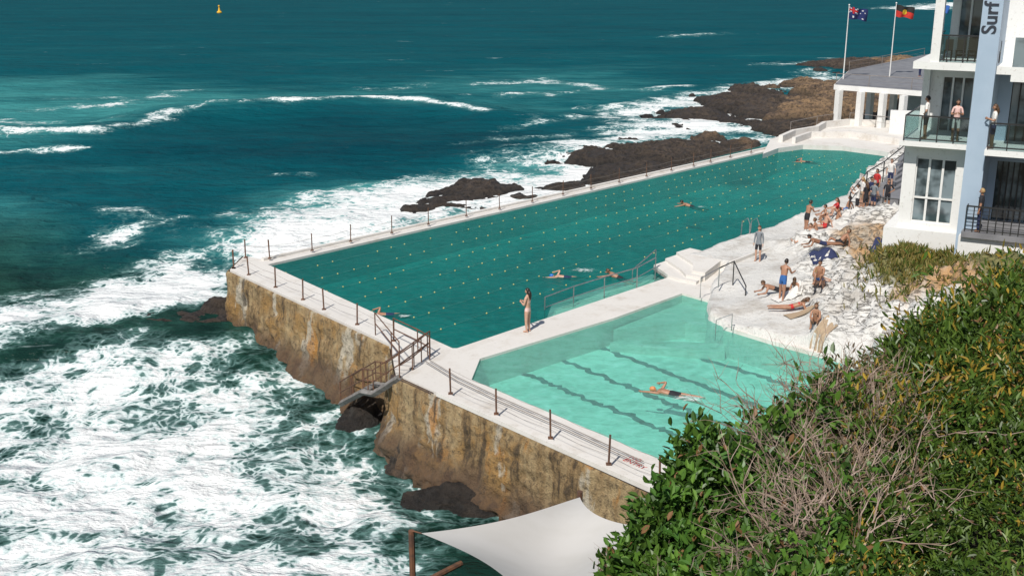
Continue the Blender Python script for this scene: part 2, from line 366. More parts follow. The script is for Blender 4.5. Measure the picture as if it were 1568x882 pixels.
poly([(900,180),(960,160),(1090,140),(1260,110),(1300,120),(1150,150),(1010,178)],.76,6.,4.)
poly([(600,640),(700,720),(800,775),(760,800),(620,760)],.42,1.,1.5)
poly([(420,520),(520,600),(600,660),(560,690),(440,610),(360,530)],.42,1.,1.)
line([(605,690),(650,735),(720,765),(790,790)],.78,.8,.5)
# breaker lines
line([(-60,214),(60,212),(130,210),(215,197),(270,178),(330,170),(440,166),(560,158)],.84,1.9,.3)
line([(560,158),(640,160),(700,170),(750,178)],.82,1.5,.4)
line([(0,230),(60,227),(115,229)],.8,1.5,.2);line([(0,152),(90,156),(160,150),(215,148)],.7,2.5,.7)
line([(60,170),(180,165),(260,140),(300,138)],.68,3.,.6);line([(0,185),(120,196),(180,190)],.68,3.,.6)
line([(560,135),(700,128),(840,122),(900,130)],.6,4.,.8,8);line([(900,135),(980,138),(1060,132)],.74,3.,.5,9)
line([(620,150),(760,150),(900,140)],.58,4.,.8,12);line([(1170,97),(1240,97),(1300,92)],.75,6.,.4)
line([(1395,14),(1440,10),(1500,4)],.98,16.,.1);line([(1020,57),(1100,52)],.45,5.,.8);line([(780,195),(860,182),(940,178)],.65,3.,.7)
line([(420,270),(470,268)],.65,1.2,.3);line([(700,225),(800,215),(880,205)],.62,3.,.8,7)
line([(150,375),(230,345),(290,340)],.7,2.5,.6);line([(180,330),(280,355),(360,330)],.65,2.5,.7)
apoly([(-300,120),(150,118),(500,150),(560,158),(260,180),(100,220),(-300,240)],.62,14.)
apoly([(-300,300),(60,300),(120,350),(60,420),(-300,450)],.5,7.)
apoly([(300,380),(450,290),(700,262),(900,225),(1180,205),(1100,260),(700,340),(400,410)],.85,7.)
apoly([(560,120),(1000,105),(1000,160),(760,185),(560,160)],.42,14.)
apoly([(260,185),(520,170),(760,185),(860,220),(600,265),(300,250),(100,235)],-.45,8.)
apoly([(-3000,-30),(4000,-30),(4000,60),(-3000,60)],-.15,90.)
near=(1-sstep(48,66,Y+ .45*X+ (fbm(X*.1,Y*.1,3)-.5)*8))
dk=lsd(X,Y,PL([(-120,590),(0,560),(170,518),(345,478)],SEA));foam*=1-.7*np.exp(-(dk/1.0)**2)
att=np.exp(-Y/350.)
hgt=np.zeros_like(X)
for wl,a,an,ph in ((31,.34,100,0),(19,.22,75,2),(11,.13,115,1),(6.5,.08,60,4),(4.1,.05,130,3),(2.7,.03,95,5)):
    k=2*math.pi/wl;t=math.radians(an);wx=fbm(X*.03,Y*.03,2,int(ph)+20)*6
    hgt+=a*np.sin(k*(X*math.cos(t)+Y*math.sin(t))+ph+wx)
hgt+=(fbm(X*.7,Y*.7,4,31)-.5)*.5*(1-sstep(60,160,Y))+foam*.12
hgt*=att
dw=lsd(X,Y,PL([(-100,210),(130,206),(270,174),(440,163),(640,158),(760,178)],SEA));hgt+=.8*np.exp(-(dw/5.5)**2)
hgt+=.5*np.exp(-(lsd(X,Y,PL([(-120,560),(0,535),(170,495),(345,455)],SEA))/2.5)**2)
quads('sea',np.stack([X,Y,SEA+hgt],-1),gridQ(ny,nx),[M_sea],{'foam':foam,'aer':aer,'near':near})
# ---------------------------------------------------------------- pool decks and walls
deck=MB()
dp=[(352,413),(598,527),(606,572),(668,600),(985,745),(1120,803),(1160,765),(1010,703),(722,581),(735,549),(940,487),(1045,449),(1120,470),(1110,405),(1052,393),(1001,410),(1022,425),(700,533),(693,533),(410,405),(1190,228),(1178,226),(400,397),(374,392)]
deck.prism(PL(dp),-3.4,0)
pool=empty('pool_surround')
deck.obj('deck',[M_deck],pool)
cp=MB()
def kerb(mb,pts,wd,z0,z1,m=0):
    pts=[np.array(p) for p in pts]
    for a,b in zip(pts[:-1],pts[1:]):
        d=b-a;d[2]=0;L=np.linalg.norm(d);d/=L;n=np.array([-d[1],d[0],0])
        mb.obox(a,d,n,np.array([0,0,1.]),(0,L),(-wd/2,wd/2),(z0,z1),m)
kerb(cp,[P(672,603),P(985,743),P(1118,801)],.25,-.05,.10)
kerb(cp,[P(402,399),P(1180,226.5)],.22,-.05,.12)
cp.obj('kerb',[M_deck],pool)
st=MB()
for i,(k,b) in enumerate([(0.,.14),(.33,.28),(.66,.42)]):
    a0=np.array(P(1001,410))*(1-k)+np.array(P(1052,393))*k;a1=np.array(P(1022,425))*(1-k)+np.array(P(1080,411))*k
    st.prism([a0,P(1052+6*k,392),P(1112,405),P(1066+20*k,436-8*k),P(1040+30*k,431-6*k),a1],-1,b)
st.obj('steps',[M_deck],pool)
def roughwall(name,path,outsign=1):
    pts=[];
    for a,b in zip(path[:-1],path[1:]):
        n=max(2,int(np.linalg.norm(b-a)/.12));pts+=[a+(b-a)*i/n for i in range(n)]
    pts.append(path[-1]);pts=np.array(pts);T=np.gradient(pts[:,:2],axis=0)
    for _ in range(6): T[1:-1]=(T[:-2]+T[1:-1]+T[2:])/3
    T/=np.linalg.norm(T,axis=1)[:,None];N=np.stack([T[:,1],-T[:,0]],1)*outsign
    zs=np.linspace(-.06,-3.9,42);arc=np.concatenate([[0],np.cumsum(np.linalg.norm(np.diff(pts[:,:2],axis=0),axis=1))])
    A,Z=np.meshgrid(arc,zs);dep=-Z/3.
    off=.05+.12*dep+ (fbm(A*.9,Z*1.2,5,41)-.35)*(.2+.5*dep**2)+(ridged(A*1.8,Z*2.2,3,17)-.5)*(.08+.3*dep)+ .8*sstep(.7,1.1,dep)*fbm(A*.7,Z*.8,4,9)
    off=np.where(Z>-.1,.02,np.maximum(off,.03));off+=.04
    Xw=pts[None,:,0]+N[None,:,0]*off;Yw=pts[None,:,1]+N[None,:,1]*off
    return quads(name,np.stack([Xw,Yw,Z],-1),gridQ(len(zs),len(arc)),[M_wall])
roughwall('sea_wall',[P(400,396),P(372,391),P(351,413),P(598,528),P(606,573),P(668,601),P(985,746.5),P(1120,805)],1)
roughwall('sea_wall',[P(1190,222),P(400,396)],1)
pd=P(1130,278,-1.8)
fl=MB();fl.prism(PL([(380,398),(690,545),(1030,440),(1100,415),(1180,380),(1300,340),(1420,250),(1300,205),(1180,215)]),-2.4,-1.8)
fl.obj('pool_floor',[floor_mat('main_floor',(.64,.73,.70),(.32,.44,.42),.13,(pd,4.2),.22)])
fl=MB();fl.prism(PL([(715,575),(735,540),(1045,440),(1140,465),(1420,560),(1330,780),(1160,780),(1000,710)]),-2.,-1.2)
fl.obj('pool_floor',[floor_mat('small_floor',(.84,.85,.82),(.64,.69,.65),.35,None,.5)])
lg=MB()
for i,(z,k) in enumerate([(-.3,0),(-.5,7),(-.7,14)]):
    lg.prism(PL([(852-k*2,480-k*.2),(1018,428),(1000-k,418-k*.7),(930-k*2,436-k*.9),(850-k*2,464-k*.8)]),-1.9,z)
lg.prism(PL([(940,489),(1045,449),(1130,470),(1110,498),(1085,486),(1050,478)]),-1.3,-.45)
lg.prism(PL([(948,492),(1110,498),(1112,510),(935,497)]),-1.3,-.8)
lg.obj('submerged_steps',[M_deck],pool)
ln=MB()
for a,b in [((800,570),(1060,676)),((850,548),(1140,662)),((905,527),(1210,640)),((950,508),(1270,610)),((950,488),(1105,522))]:
    A_,B_=P(*a,-1.19),P(*b,-1.19);n=60;d=(B_-A_)/np.linalg.norm(B_-A_);nn_=np.array([-d[1],d[0],0]);V=[]
    for i in range(n+1):
        p=A_+(B_-A_)*i/n;o=(vn(np.array(i*.8),np.array(a[0]*.1),2)-.5)*.3;wd=.09+.10*vn(np.array(i*.9),np.array(1.*a[1]),4)
        V+=[p+nn_*(o+wd),p+nn_*(o-wd)]
    ln.add(V,[(2*i,2*i+1,2*i+3,2*i+2) for i in range(n)])
    ln.box(A_+np.array([0,0,-.002]),(.3,1.0,.006),0,math.atan2(d[1],d[0]))
ln.obj('lane_marking',[simple('lane_paint',(.02,.10,.10),(.05,.17,.17),2.)])
MW=pool_water('main_water',(.018,.37,.345),(.060,.50,.455),48,88);SW_=pool_water('small_water',(.38,.77,.68))
wt=MB();wt.sheet(PL([(405,403),(690,540),(835,497),(838,482),(845,462),(925,434),(998,416),(1030,432),(1064,425),(1170,388),(1260,352),(1345,320),(1420,250),(1300,205),(1182,218)]),-.12)
wt.obj('pool_water',[MW],fix=False)
wt=MB();wt.sheet(PL([(835,497),(1030,432),(998,416),(925,434),(845,462),(838,482)]),-.12);wt.obj('shallow_water',[SW_],fix=False)
wt=MB();wt.sheet(PL([(718,575),(733,545),(1045,445),(1140,465),(1420,558),(1330,780),(1160,780),(1003,707)]),-.10)
wt.obj('pool_water',[SW_],fix=False)
A_,B_,D_,C_=P(410,405,-.1),P(693,533,-.1),P(1190,228,-.1),P(1400,262,-.1)
rp=MB()
for i in range(1,8):
    a=A_+(B_-A_)*i/8.;b=D_+(C_-D_)*i/8.;L=np.linalg.norm(b-a);n=int(L/.95)
    for j in range(n+1):
        if random.random()<.12: continue
        rp.ball(a+(b-a)*j/n+np.array([random.uniform(-.04,.04),random.uniform(-.06,.06),.0]),.038,6,4,0)
    rp.tube([a,b],.007,4,1)
rp.obj('lane_rope',[M_yel,simple('rope',(.06,.26,.24))])
fp=MB();fp.prism(PL([(1168,236),(1180,213),(1222,200),(1270,190),(1330,186),(1420,192),(1430,245),(1390,238),(1345,231),(1290,224),(1230,222),(1192,227)],.25),-3,.25)
wl=[P(*q,.25) for q in [(1195,218),(1215,209),(1250,203),(1262,196),(1300,192),(1400,196)]]
kerb(fp,wl,.35,-.1,.55)
wl=[P(*q,.25) for q in [(1215,220),(1240,211),(1300,210),(1395,224)]];kerb(fp,wl,.3,-.1,.5)
fp.obj('far_platform',[M_deck],pool)
# ---------------------------------------------------------------- terrace + rock slope
tp=PL([(1112,405),(1052,393),(1140,368),(1225,336),(1300,305),(1330,272),(1385,240),(1450,200),(1600,200),(1800,420),(1800,640),(1500,640),(1330,556),(1240,524),(1180,511),(1120,494),(1088,476),(1080,456),(1090,436)],.3)
cps=[(1090,455,.12),(1130,494,.15),(1200,512,.3),(1320,540,.35),(1100,420,.42),(1160,400,.45),(1060,395,.42),(1230,355,.5),(1290,320,.6),(1200,440,.5),(1250,430,.7),(1200,480,.5),(1290,500,.8),(1300,440,1.15),(1370,485,1.3),(1400,440,2.1),(1340,400,1.7),(1300,375,1.0),(1420,500,1.7),(1385,400,2.3),(1460,420,3.1),(1500,410,3.5),(1350,340,.9),(1370,270,.8),(1560,400,4.2),(1500,560,3.),(1700,500,6.)]
cw=np.array([list(P(a,b,z)) for a,b,z in cps])
x0,x1,y0,y1=4,48,28,90;g=.14
gx=np.arange(x0,x1,g);gy=np.arange(y0,y1,g);GX,GY=np.meshgrid(gx,gy)
num=0;den=0
for q in cw:
    r2=(GX-q[0])**2+(GY-q[1])**2+.6;k=1/r2**1.6;num=num+k*q[2];den=den+k
hz=num/den
rocky=sstep(.55,.9,hz)
n1=fbm(GX*.45,GY*.45,5,51);ridge=ridged(GX*.45+GY*.12,GY*.8,4,77)
q_=.5;sv=hz*1.25+n1*1.9;stp=np.floor(sv/q_)*q_+q_*sstep(.75,1.,(sv/q_)%1)-n1*1.05-.25*hz
hz2=hz*(1-rocky)+(hz*.2+.8*stp+1.35*(ridge-.6)+.1)*rocky+(fbm(GX*1.5,GY*1.5,4,3)-.5)*(.06+.7*rocky)
sd_=psdf(GX,GY,tp)+(fbm(GX*.8,GY*.8,3,60)-.5)*.35
edge=sstep(-.05,.28,sd_)
hz2=hz2*(1-edge)+(-1.9)*edge
hz2=np.where(sd_>1.2,-4.,hz2)
rk=P(1380,375,1.5);rk2=P(1352,412,1.4);rk3=P(1390,470,1.5)
wmask=1-np.exp(-(((GX-rk[0])/2.6)**2+((GY-rk[1])/6.)**2))*1.5-.9*np.exp(-(((GX-rk2[0])/1.6)**2+((GY-rk2[1])/2.)**2))-.8*np.exp(-(((GX-rk3[0])/1.)**2+((GY-rk3[1])/1.5)**2))-sstep(2.1,2.8,hz)*1.
gq=[P(1440,405,2.7),P(1400,398,2.2)];gmask=sum(np.exp(-((GX-q[0])**2+(GY-q[1])**2)/5.) for q in gq)+sstep(3.0,3.6,hz)
keep=(sd_<1.2)
ids=gridQ(len(gy),len(gx));kf=keep.ravel()[ids].any(1)
quads('rock_terrace',np.stack([GX,GY,hz2],-1),ids[kf],[M_terr],{'white':wmask,'grass':gmask,'rocky':rocky})
def terrz(x,y):
    j=int(round((x-x0)/g));i=int(round((y-y0)/g));return float(hz2[min(max(i,0),len(gy)-1),min(max(j,0),len(gx)-1)])
kb=MB();kb.prism(PL([(1108,500),(1136,496),(1240,521),(1335,548),(1330,562),(1180,522)],.05),-1.5,.06)
kerb(kb,[P(1118,404,.5),P(1166,386,.5),P(1228,367,.5),P(1240,362,.5)],.12,-.2,.12)
kb.obj('pool_edge_kerb',[M_deck],pool)
# ---------------------------------------------------------------- rocks
def rock(u,v,ru,rv,h,mat,seed,ang=0.,spk=1.,name='rock'):
    c=P(u,v,SEA);dep=c[1];rx=ru*dep/F/C;ry=rv*dep/(v+60.)
    n=int(min(170,max(60,rx*2.8/.14)))
    a=np.linspace(-1.4,1.4,n);U,V_=np.meshgrid(a,a);r=np.hypot(U,V_)
    x=U*rx;y=V_*ry;ca,sa=math.cos(ang),math.sin(ang);X_=c[0]+x*ca-y*sa;Y_=c[1]+x*sa+y*ca
    nn_=fbm(X_*.28,Y_*.28,5,seed);n2=ridged(X_*.8,Y_*.8,4,seed+5)
    re=r+(nn_-.5)*1.9+(n2-.6)*.35
    b=np.clip(1.05-re,-.6,1);hh=np.sign(b)*np.abs(b)**.55*h*(.45+nn_*.9)
    q=.38;stp=np.floor(hh/q)*q+q*sstep(.7,1,(hh/q)%1)
    z=SEA+.05+.25*hh+.75*stp+(n2-.6)*.8*spk*np.clip(h,0.3,1.2);z=np.where(re>1.35,SEA-1.2,z)
    return quads(name,np.stack([X_,Y_,z],-1),gridQ(n,n),[mat])
R=[(1035,241,140,23,1.35,M_rockD,1),(985,264,65,12,.9,M_rockD,2),(742,299,66,18,1.1,M_rockD,3),(870,293,46,8,.8,M_rockD,4),(1090,217,28,7,1.1,M_rockT,5),(1140,224,36,8,.9,M_rockT,15),
(1070,182,58,14,1.1,M_rockD,6),(1185,170,92,21,1.8,M_rockD,7),(1262,182,80,22,2.7,M_rockT,8),(1150,143,40,7,1.4,M_rockD,9),(1235,136,35,7,1.8,M_rockT,10),(1310,105,60,6,2.0,M_rockD,11),(1380,106,70,8,2.4,M_rockT,31),
(285,500,130,12,.8,M_rockD,12),(338,482,45,16,1.0,M_rockD,32),(650,690,75,36,1.1,M_rockT,13),(760,752,110,26,.7,M_rockD,14),(1330,160,120,24,3.2,M_rockT,21),(560,640,45,24,.7,M_rockD,22),(1200,202,60,10,1.3,M_rockD,23),(470,560,60,20,.6,M_rockD,24),(690,314,40,10,.85,M_rockD,33),(640,324,26,6,.7,M_rockD,34),(940,277,46,8,.85,M_rockD,35),(800,307,30,5,.6,M_rockD,36)]
for r in R: rock(*r)
# ---------------------------------------------------------------- railings along sea wall
up=np.array([0,0,1.])
def postrail(name,bases,h,r=.035,wires=(.35,.65),wr=.007,m=(M_rust,M_wire),top=None):
    mb=MB()
    for b in bases: mb.tube([b,b+np.array([random.uniform(-.03,.03),random.uniform(-.03,.03),h*random.uniform(.95,1.04)])],r,6,0);mb.box(b+np.array([0,0,.02]),(.16,.16,.04),0)
    for z in wires:
        for a,b in zip(bases[:-1],bases[1:]):
            mid=(a+b)/2+np.array([0,0,z-.07]);mb.tube([a+np.array([0,0,z]),mid,b+np.array([0,0,z])],wr,4,1)
    if top is not None:
        mb.tube([b+np.array([0,0,h]) for b in bases],top,6,0)
    return mb.obj(name,list(m))
postrail('fence',[P(358,411),P(381,421),P(422,440),P(464,459),P(496,474),P(547,497),P(603,522)],.95)
postrail('fence',[P(358,411),P(376,395),P(413,396)],.95)
postrail('fence',[P(690,603,.1),P(760,634,.1),P(843,671,.1),P(932,711,.1),P(1010,746,.1)],.95,wires=(.3,.62,.9))
postrail('fence',[P(413,396,.1),P(478,384,.1),P(537,370,.1),P(600,357,.1),P(656,344,.1),P(714,331,.1),P(765,320,.1),P(815,309,.1),P(862,298,.1),P(905,289,.1),P(948,279,.1),P(990,270,.1),P(1028,261,.1),P(1062,254,.1),P(1088,248,.1),P(1118,241,.1),P(1150,234,.1)],.95,r=.03)
pc=MB()
for o in (0,6):
    pc.tube([P(650+o,552-o*.3,.15),P(700,583-o,.12),P(760,612-o,.12),P(860,655-o,.12),P(985,712-o,.12)],.018,5)
pc.obj('deck_cable',[M_wire])
ss_=empty('sea_stairs');mb=MB()
kerb(mb,[P(606,573,-.1),P(668,601,-.1)],.5,-.35,.03,1)
top_=P(612,578,0);mid_=P(572,603,-1.1);mid2=P(556,600,-1.2);bot_=P(522,618,-2.7)
for off in (0.,.9):
    o=np.array([.45,.85,0])*off
    mb.tube([top_+o,mid_+o],.13,4,0);mb.tube([mid_+o,mid2+o],.13,4,0);mb.tube([mid2+o,bot_+o],.13,4,0)
for s0,s1,n in ((top_,mid_,5),(mid2,bot_,6)):
    for i in range(n):
        p=s0+(s1-s0)*(i+.5)/n;mb.obox(p,np.array([.47,.88,0]),np.array([.88,-.47,0]),up,(0,.95),(-.16,.16),(-.02,.03),0)
mb.obj('flight',[simple('grey_steel',(.22,.21,.20),(.14,.13,.12),4.),simple('timber',(.07,.045,.035))],ss_)
mb=MB()
for off in (0.,.9):
    o=np.array([.45,.85,0])*off
    L_=[P(655,545)+o*.2,top_+o,mid_+o,mid2+o,bot_+o]
    for z in (.95,.5): mb.tube([q+up*z for q in L_],.025,6)
    for i in range(4):
        for t in (0,.5): 
            q=L_[i]*(1-t)+L_[i+1]*t;mb.tube([q,q+up*.95],.024,6)
    mb.tube([L_[-1],L_[-1]+up*.95],.028,6)
for pp in ([P(603,522),P(640,540),P(658,551)],[P(575,513),P(600,545),P(612,560)]):
    for z in (.95,.5): mb.tube([q+up*z for q in pp],.024,6)
    for q in pp: mb.tube([q,q+up*.95],.026,6)
mb.obj('handrail',[M_rust],ss_)
def hrail(name,pts,h=.9,mat=M_steel,low=True,r=.028):
    mb=MB()
    mb.tube([p+up*h for p in pts],r,6)
    if low: mb.tube([p+up*h*.5 for p in pts],r*.8,6)
    for p in pts: mb.tube([p-up*.6,p+up*h],r,6)
    return mb.obj(name,[mat])
hrail('handrail',[P(834,487,-.5),P(878,470,-.3),P(925,455,-.1),P(975,440,0),P(1003,424,0)],.95)
mb=MB();mb.tube([P(968,432),P(968,432)+up*.6,P(1003,416,.0)+up*1.1,P(1003,416)],.028,6);mb.obj('handrail',[M_steel])
for k in (0,14): 
    mb=MB();a=P(1147+k,366,.4);mb.tube([a-up*.6,a+up*.8,a+up*1.1+np.array([-.1,.1,0]),a+up*.9+np.array([-.35,.3,0]),a-up*.7+np.array([-.4,.35,0])],.025,6);mb.obj('pool_ladder',[M_steel])
mb=MB()
a=P(1072,456,.1);b=P(1100,440,.4);c_=P(1122,436,.4);d=P(1141,458,.2)
mb.tube([a,a+up*.9,b+up*.9,b],.028,6);mb.tube([b+up*.9,c_+up*1.1,d+up*.6,d],.032,6,1);mb.tube([c_,c_+up*1.1],.028,6,1)
mb.obj('handrail',[M_steel,M_blackm])
mb=MB();a=P(1095,522,-.4);b=P(1120,506,.1);mb.tube([a,a+up*.9,b+up*.7,b],.025,6);mb.obj('handrail',[M_steel])
# ---------------------------------------------------------------- club building
Q0=W(1395,300,47.);e=np.array([.88,-.475,0]);e/=np.linalg.norm(e);bb=np.array([-e[1],e[0],0])
def sz(u,v,t=0.):
    d=ray(u,v);o=np.array([0,0,H]);k=(t-(o-Q0)@bb)/(d@bb);p=o+d*k;return (p-Q0)@e,p[2]
Qb=np.array([Q0[0],Q0[1],0])
def bx(mb,s,t,z,m=0): mb.obox(Qb,e,bb,up,s,t,z,m)
def wallop(mb,s0,s1,z0,z1,t0,t1,ops,m=0):
    ss1=sorted({s0,s1,*[o[0] for o in ops],*[o[1] for o in ops]});zs=sorted({z0,z1,*[o[2] for o in ops],*[o[3] for o in ops]})
    for a,b in zip(ss1[:-1],ss1[1:]):
        for c,d in zip(zs[:-1],zs[1:]):
            if any(o[0]-1e-6<=a and b<=o[1]+1e-6 and o[2]-1e-6<=c and d<=o[3]+1e-6 for o in ops): continue
            bx(mb,(a,b),(t0,t1),(c,d),m)
club=empty('surf_club_building')
F2=7.35;F3=10.6;F1=4.0
wall=MB();gl=MB();rail=MB();slab=MB();glz=MB()
s0=sz(1386,225)[0];s1=sz(1487,225)[0];ws0,wz1=sz(1404,240);ws1,_=sz(1467,240);wz0=sz(1400,340)[1]
wallop(wall,s0,s1,1.2,F2-.2,0,.25,[(ws0,ws1,wz0,wz1)])
bx(wall,(s0,s0+.25),(.25,5.),(1.2,F2-.2));bx(wall,(s0-.5,s1+.2),(-.35,-.003),(.5,sz(1380,347)[1]));bx(wall,(s0-.5,s0-.003),(-.003,5),(.5,sz(1380,347)[1]))
bx(gl,(ws0,ws1),(.16,.18),(wz0,wz1),0)
for k in (0,.333,.667,1): 
    s=ws0+(ws1-ws0)*k;bx(wall,(s-.045,s+.045),(.1,.155),(wz0,wz1))
for z in (wz0+.03,wz0+(wz1-wz0)*.38,wz1-.05): bx(wall,(ws0+.05,ws1-.05),(.08,.152),(z-.035,z+.035))
bx(slab,(s0-.15,s1+.05),(-.7,5),(F2-.2,F2))
us0=sz(1425,95)[0];bx(slab,(us0,s1+.05),(-.9,5),(F3-.3,F3));bx(slab,(us0-.9,us0-.003),(1.5,6),(F3-.5,F3-.2))
bx(slab,(sz(1432,40)[0],s1+.1),(-.9,5),(F3+2.9,F3+3.3))
wallop(wall,s0+.2,s1,F2,F3-.3,3.2,3.4,[(s0+.8,s1-.5,F2,F2+2.3)]);bx(gl,(s0+.8,s1-.5),(3.3,3.32),(F2,F2+2.3),0)
wallop(wall,us0+.3,s1,F3,F3+2.9,2.5,2.7,[(us0+.6,s1-.4,F3,F3+2.4)]);bx(gl,(us0+.6,s1-.4),(2.6,2.62),(F3,F3+2.4),0)
for fr_s in np.linspace(s0+.8,s1-.5,4): bx(wall,(fr_s-.04,fr_s+.04),(3.22,3.29),(F2,F2+2.3))
for fr_s in np.linspace(us0+.6,s1-.4,3): bx(wall,(fr_s-.04,fr_s+.04),(2.52,2.59),(F3,F3+2.4))
bx(wall,(sz(1432,60)[0],sz(1446,60)[0]),(-.85,-.5),(F3,F3+2.9))
bx(wall,(s0+.02,s0+.3),(2.9,3.15),(F2,F3-.5))
p0=sz(1487,200)[0];p1=sz(1517,200)[0]
bpier=MB();bx(bpier,(p0,p1),(-1.0,4.),(1.5,F3+5))
r0=p1;r1=p1+7
ops=[(r0+.5,r0+2.4,F2,F2+2.4),(r0+.3,r0+1.6,F1,F1+2.5),(r0+2.0,r0+5,F1,F1+2.5),(r0+3,r0+6,F2,F2+2.4)]
wallop(bpier,r0,r1,2.,F3-.2,1.3,1.5,ops)
for o in ops:
    bx(gl,(o[0],o[1]),(1.42,1.45),(o[2],o[3]),0)
    for k in range(0,7): 
        s=o[0]+(o[1]-o[0])*k/6.;bx(rail,(s-.025,s+.025),(1.36,1.41),(o[2],o[3]),0)
bx(slab,(r0+.003,r1),(-1.6,1.3),(F2-.22,F2));bx(slab,(r0-.5,r1),(-1.6,1.3),(F1-.22,F1),1)
bx(wall,(r0-.6,r1),(-1.4,1.3),(1.0,F1-.223),0)
ur=sz(1550,100,-1.8)[0];bx(slab,(ur,r1),(-1.8,1.5),(F3-.55,F3));bx(slab,(r0+.003,ur),(-.6,1.5),(F3-.4,F3-.1))
bx(wall,(r0,r1),(1.5,1.7),(F3-.2,F3+5));bx(gl,(ur,r1),(-1.75,-1.72),(F3,F3+1.1),0)
def balus(s_a,s_b,t,z,glass,n=8):
    bx(rail,(s_a,s_b),(t-.03,t+.03),(z+1.02,z+1.08));bx(rail,(s_a,s_b),(t-.02,t+.02),(z+.08,z+.12))
    for k in range(n+1):
        s=s_a+(s_b-s_a)*k/n;bx(rail,(s-.02,s+.02),(t-.024,t+.024),(z,z+1.02))
    if glass: bx(glz,(s_a+.03,s_b-.03),(t-.005,t+.005),(z+.13,z+1.0))
    else:
        for q in range(1,6): bx(rail,(s_a,s_b),(t-.008,t+.008),(z+.12+q*.15,z+.135+q*.15))
balus(s0,s1,-.6,F2,True,n=4);balus(us0+.1,s1,-.8,F3,True,n=3);balus(r0+.1,r1,-1.5,F2,True,n=10);balus(r0-.4,r1,-1.5,F1,False,n=26)
for s_,z_,t0_,t1_ in ((s0,F2,-.6,3),(r0-.4,F1,-1.5,-1.05),(us0+.1,F3,-.8,2.5)):
    bx(rail,(s_-.02,s_+.02),(t0_,t1_),(z_+1.0,z_+1.06));bx(glz,(s_-.004,s_+.004),(t0_,t1_),(z_+.1,z_+.98))
for k in range(5):
    s=us0+.5+k*.45;bx(rail,(s,s+.3),(-.3,0),(F3+.42,F3+.46));bx(rail,(s,s+.3),(0,.03),(F3+.46,F3+.85))
    for q in (0,.27): bx(rail,(s+q,s+q+.03),(-.3,-.27),(F3,F3+.42));bx(rail,(s+q,s+q+.03),(-.03,0),(F3,F3+.42))
bx(wall,(s0+.3,s1),(5,14),(1,F3-.3),0)
bx(rail,(s1-.12,s1-.05),(-.07,-.003),(3.2,F2-.25))
for mbx,nm,ms in ((wall,'walls',[M_white]),(slab,'balcony_slabs',[M_white,M_grey]),(gl,'windows',[M_glass]),(rail,'balcony_railings',[M_blackm]),(bpier,'blue_walls',[M_blue]),(glz,'glass_panels',[M_clear])): mbx.obj(nm,ms,club)
def text(body,name,size,mat,M,parent=None,ext=.01):
    cu=bpy.data.curves.new(name,'FONT');cu.body=body;cu.size=size;cu.extrude=ext;cu.materials.append(mat);cu.offset=.012 if size>.4 else 0
    o=bpy.data.objects.new(name,cu);sc.collection.objects.link(o);o.matrix_world=M
    if parent:o.parent=parent
    return o
sp=sz(1524,53,-1.02);org=Qb+e*(p0+ (p1-p0)*.78)+bb*(-1.02)+up*sp[1]
text('Surf Club','sign',.75,M_sign,Matrix.Translation(Vector(org))@Matrix(((0,-e[0],-bb[0],0),(0,-e[1],-bb[1],0),(1,0,0,0),(0,0,0,1))),club)
# ---------------------------------------------------------------- flag terrace
ft=empty('flag_terrace');tb=MB();ZT=3.7
tpoly=PL([(1277,130),(1300,108),(1420,84),(1560,90),(1560,150),(1400,139)],ZT)
tb.prism(tpoly,ZT-.45,ZT,0,True);tb.prism([q*.999+np.array([0.1,.1,0]) for q in tpoly],ZT,ZT+.03,1)
for u_,v_ in ((1281,190),(1314,193),(1348,196),(1379,200),(1330,182),(1365,184)):
    q=P(u_,v_,.25);tb.box(q+up*1.5,(.5,.5,3.05),0,.6)
q=P(1383,204,.25);tb.box(q+up*.95,(2.4,.6,1.9),0,-.3)
q=P(1430,170,.25);tb.box(q+up*1.45,(6,.4,2.95),0,-.3)
tb.obj('structure',[M_white,M_grey],ft)
pts_=[P(1300,110,ZT),P(1350,101,ZT),P(1415,88,ZT)];
o=postrail('railing',pts_,1.,r=.03,m=(M_wire,M_wire),wires=(.3,.6),top=.03);o.parent=ft
pts_=[P(1280,130,ZT),P(1330,133.5,ZT),P(1395,138,ZT),P(1440,141,ZT)]
o=postrail('railing',pts_,1.,r=.03,m=(M_wire,M_wire),wires=(.3,.6),top=.03);o.parent=ft
for pts_ in ([P(1300,190,.3),P(1340,195,.3),P(1380,200,.3),P(1398,203,.3)],[P(1210,205,.3),P(1250,196,.3),P(1275,192,.3)]):
    postrail('fence',pts_,1.,r=.03,m=(M_wire,M_wire),wires=(.5,),top=.025)
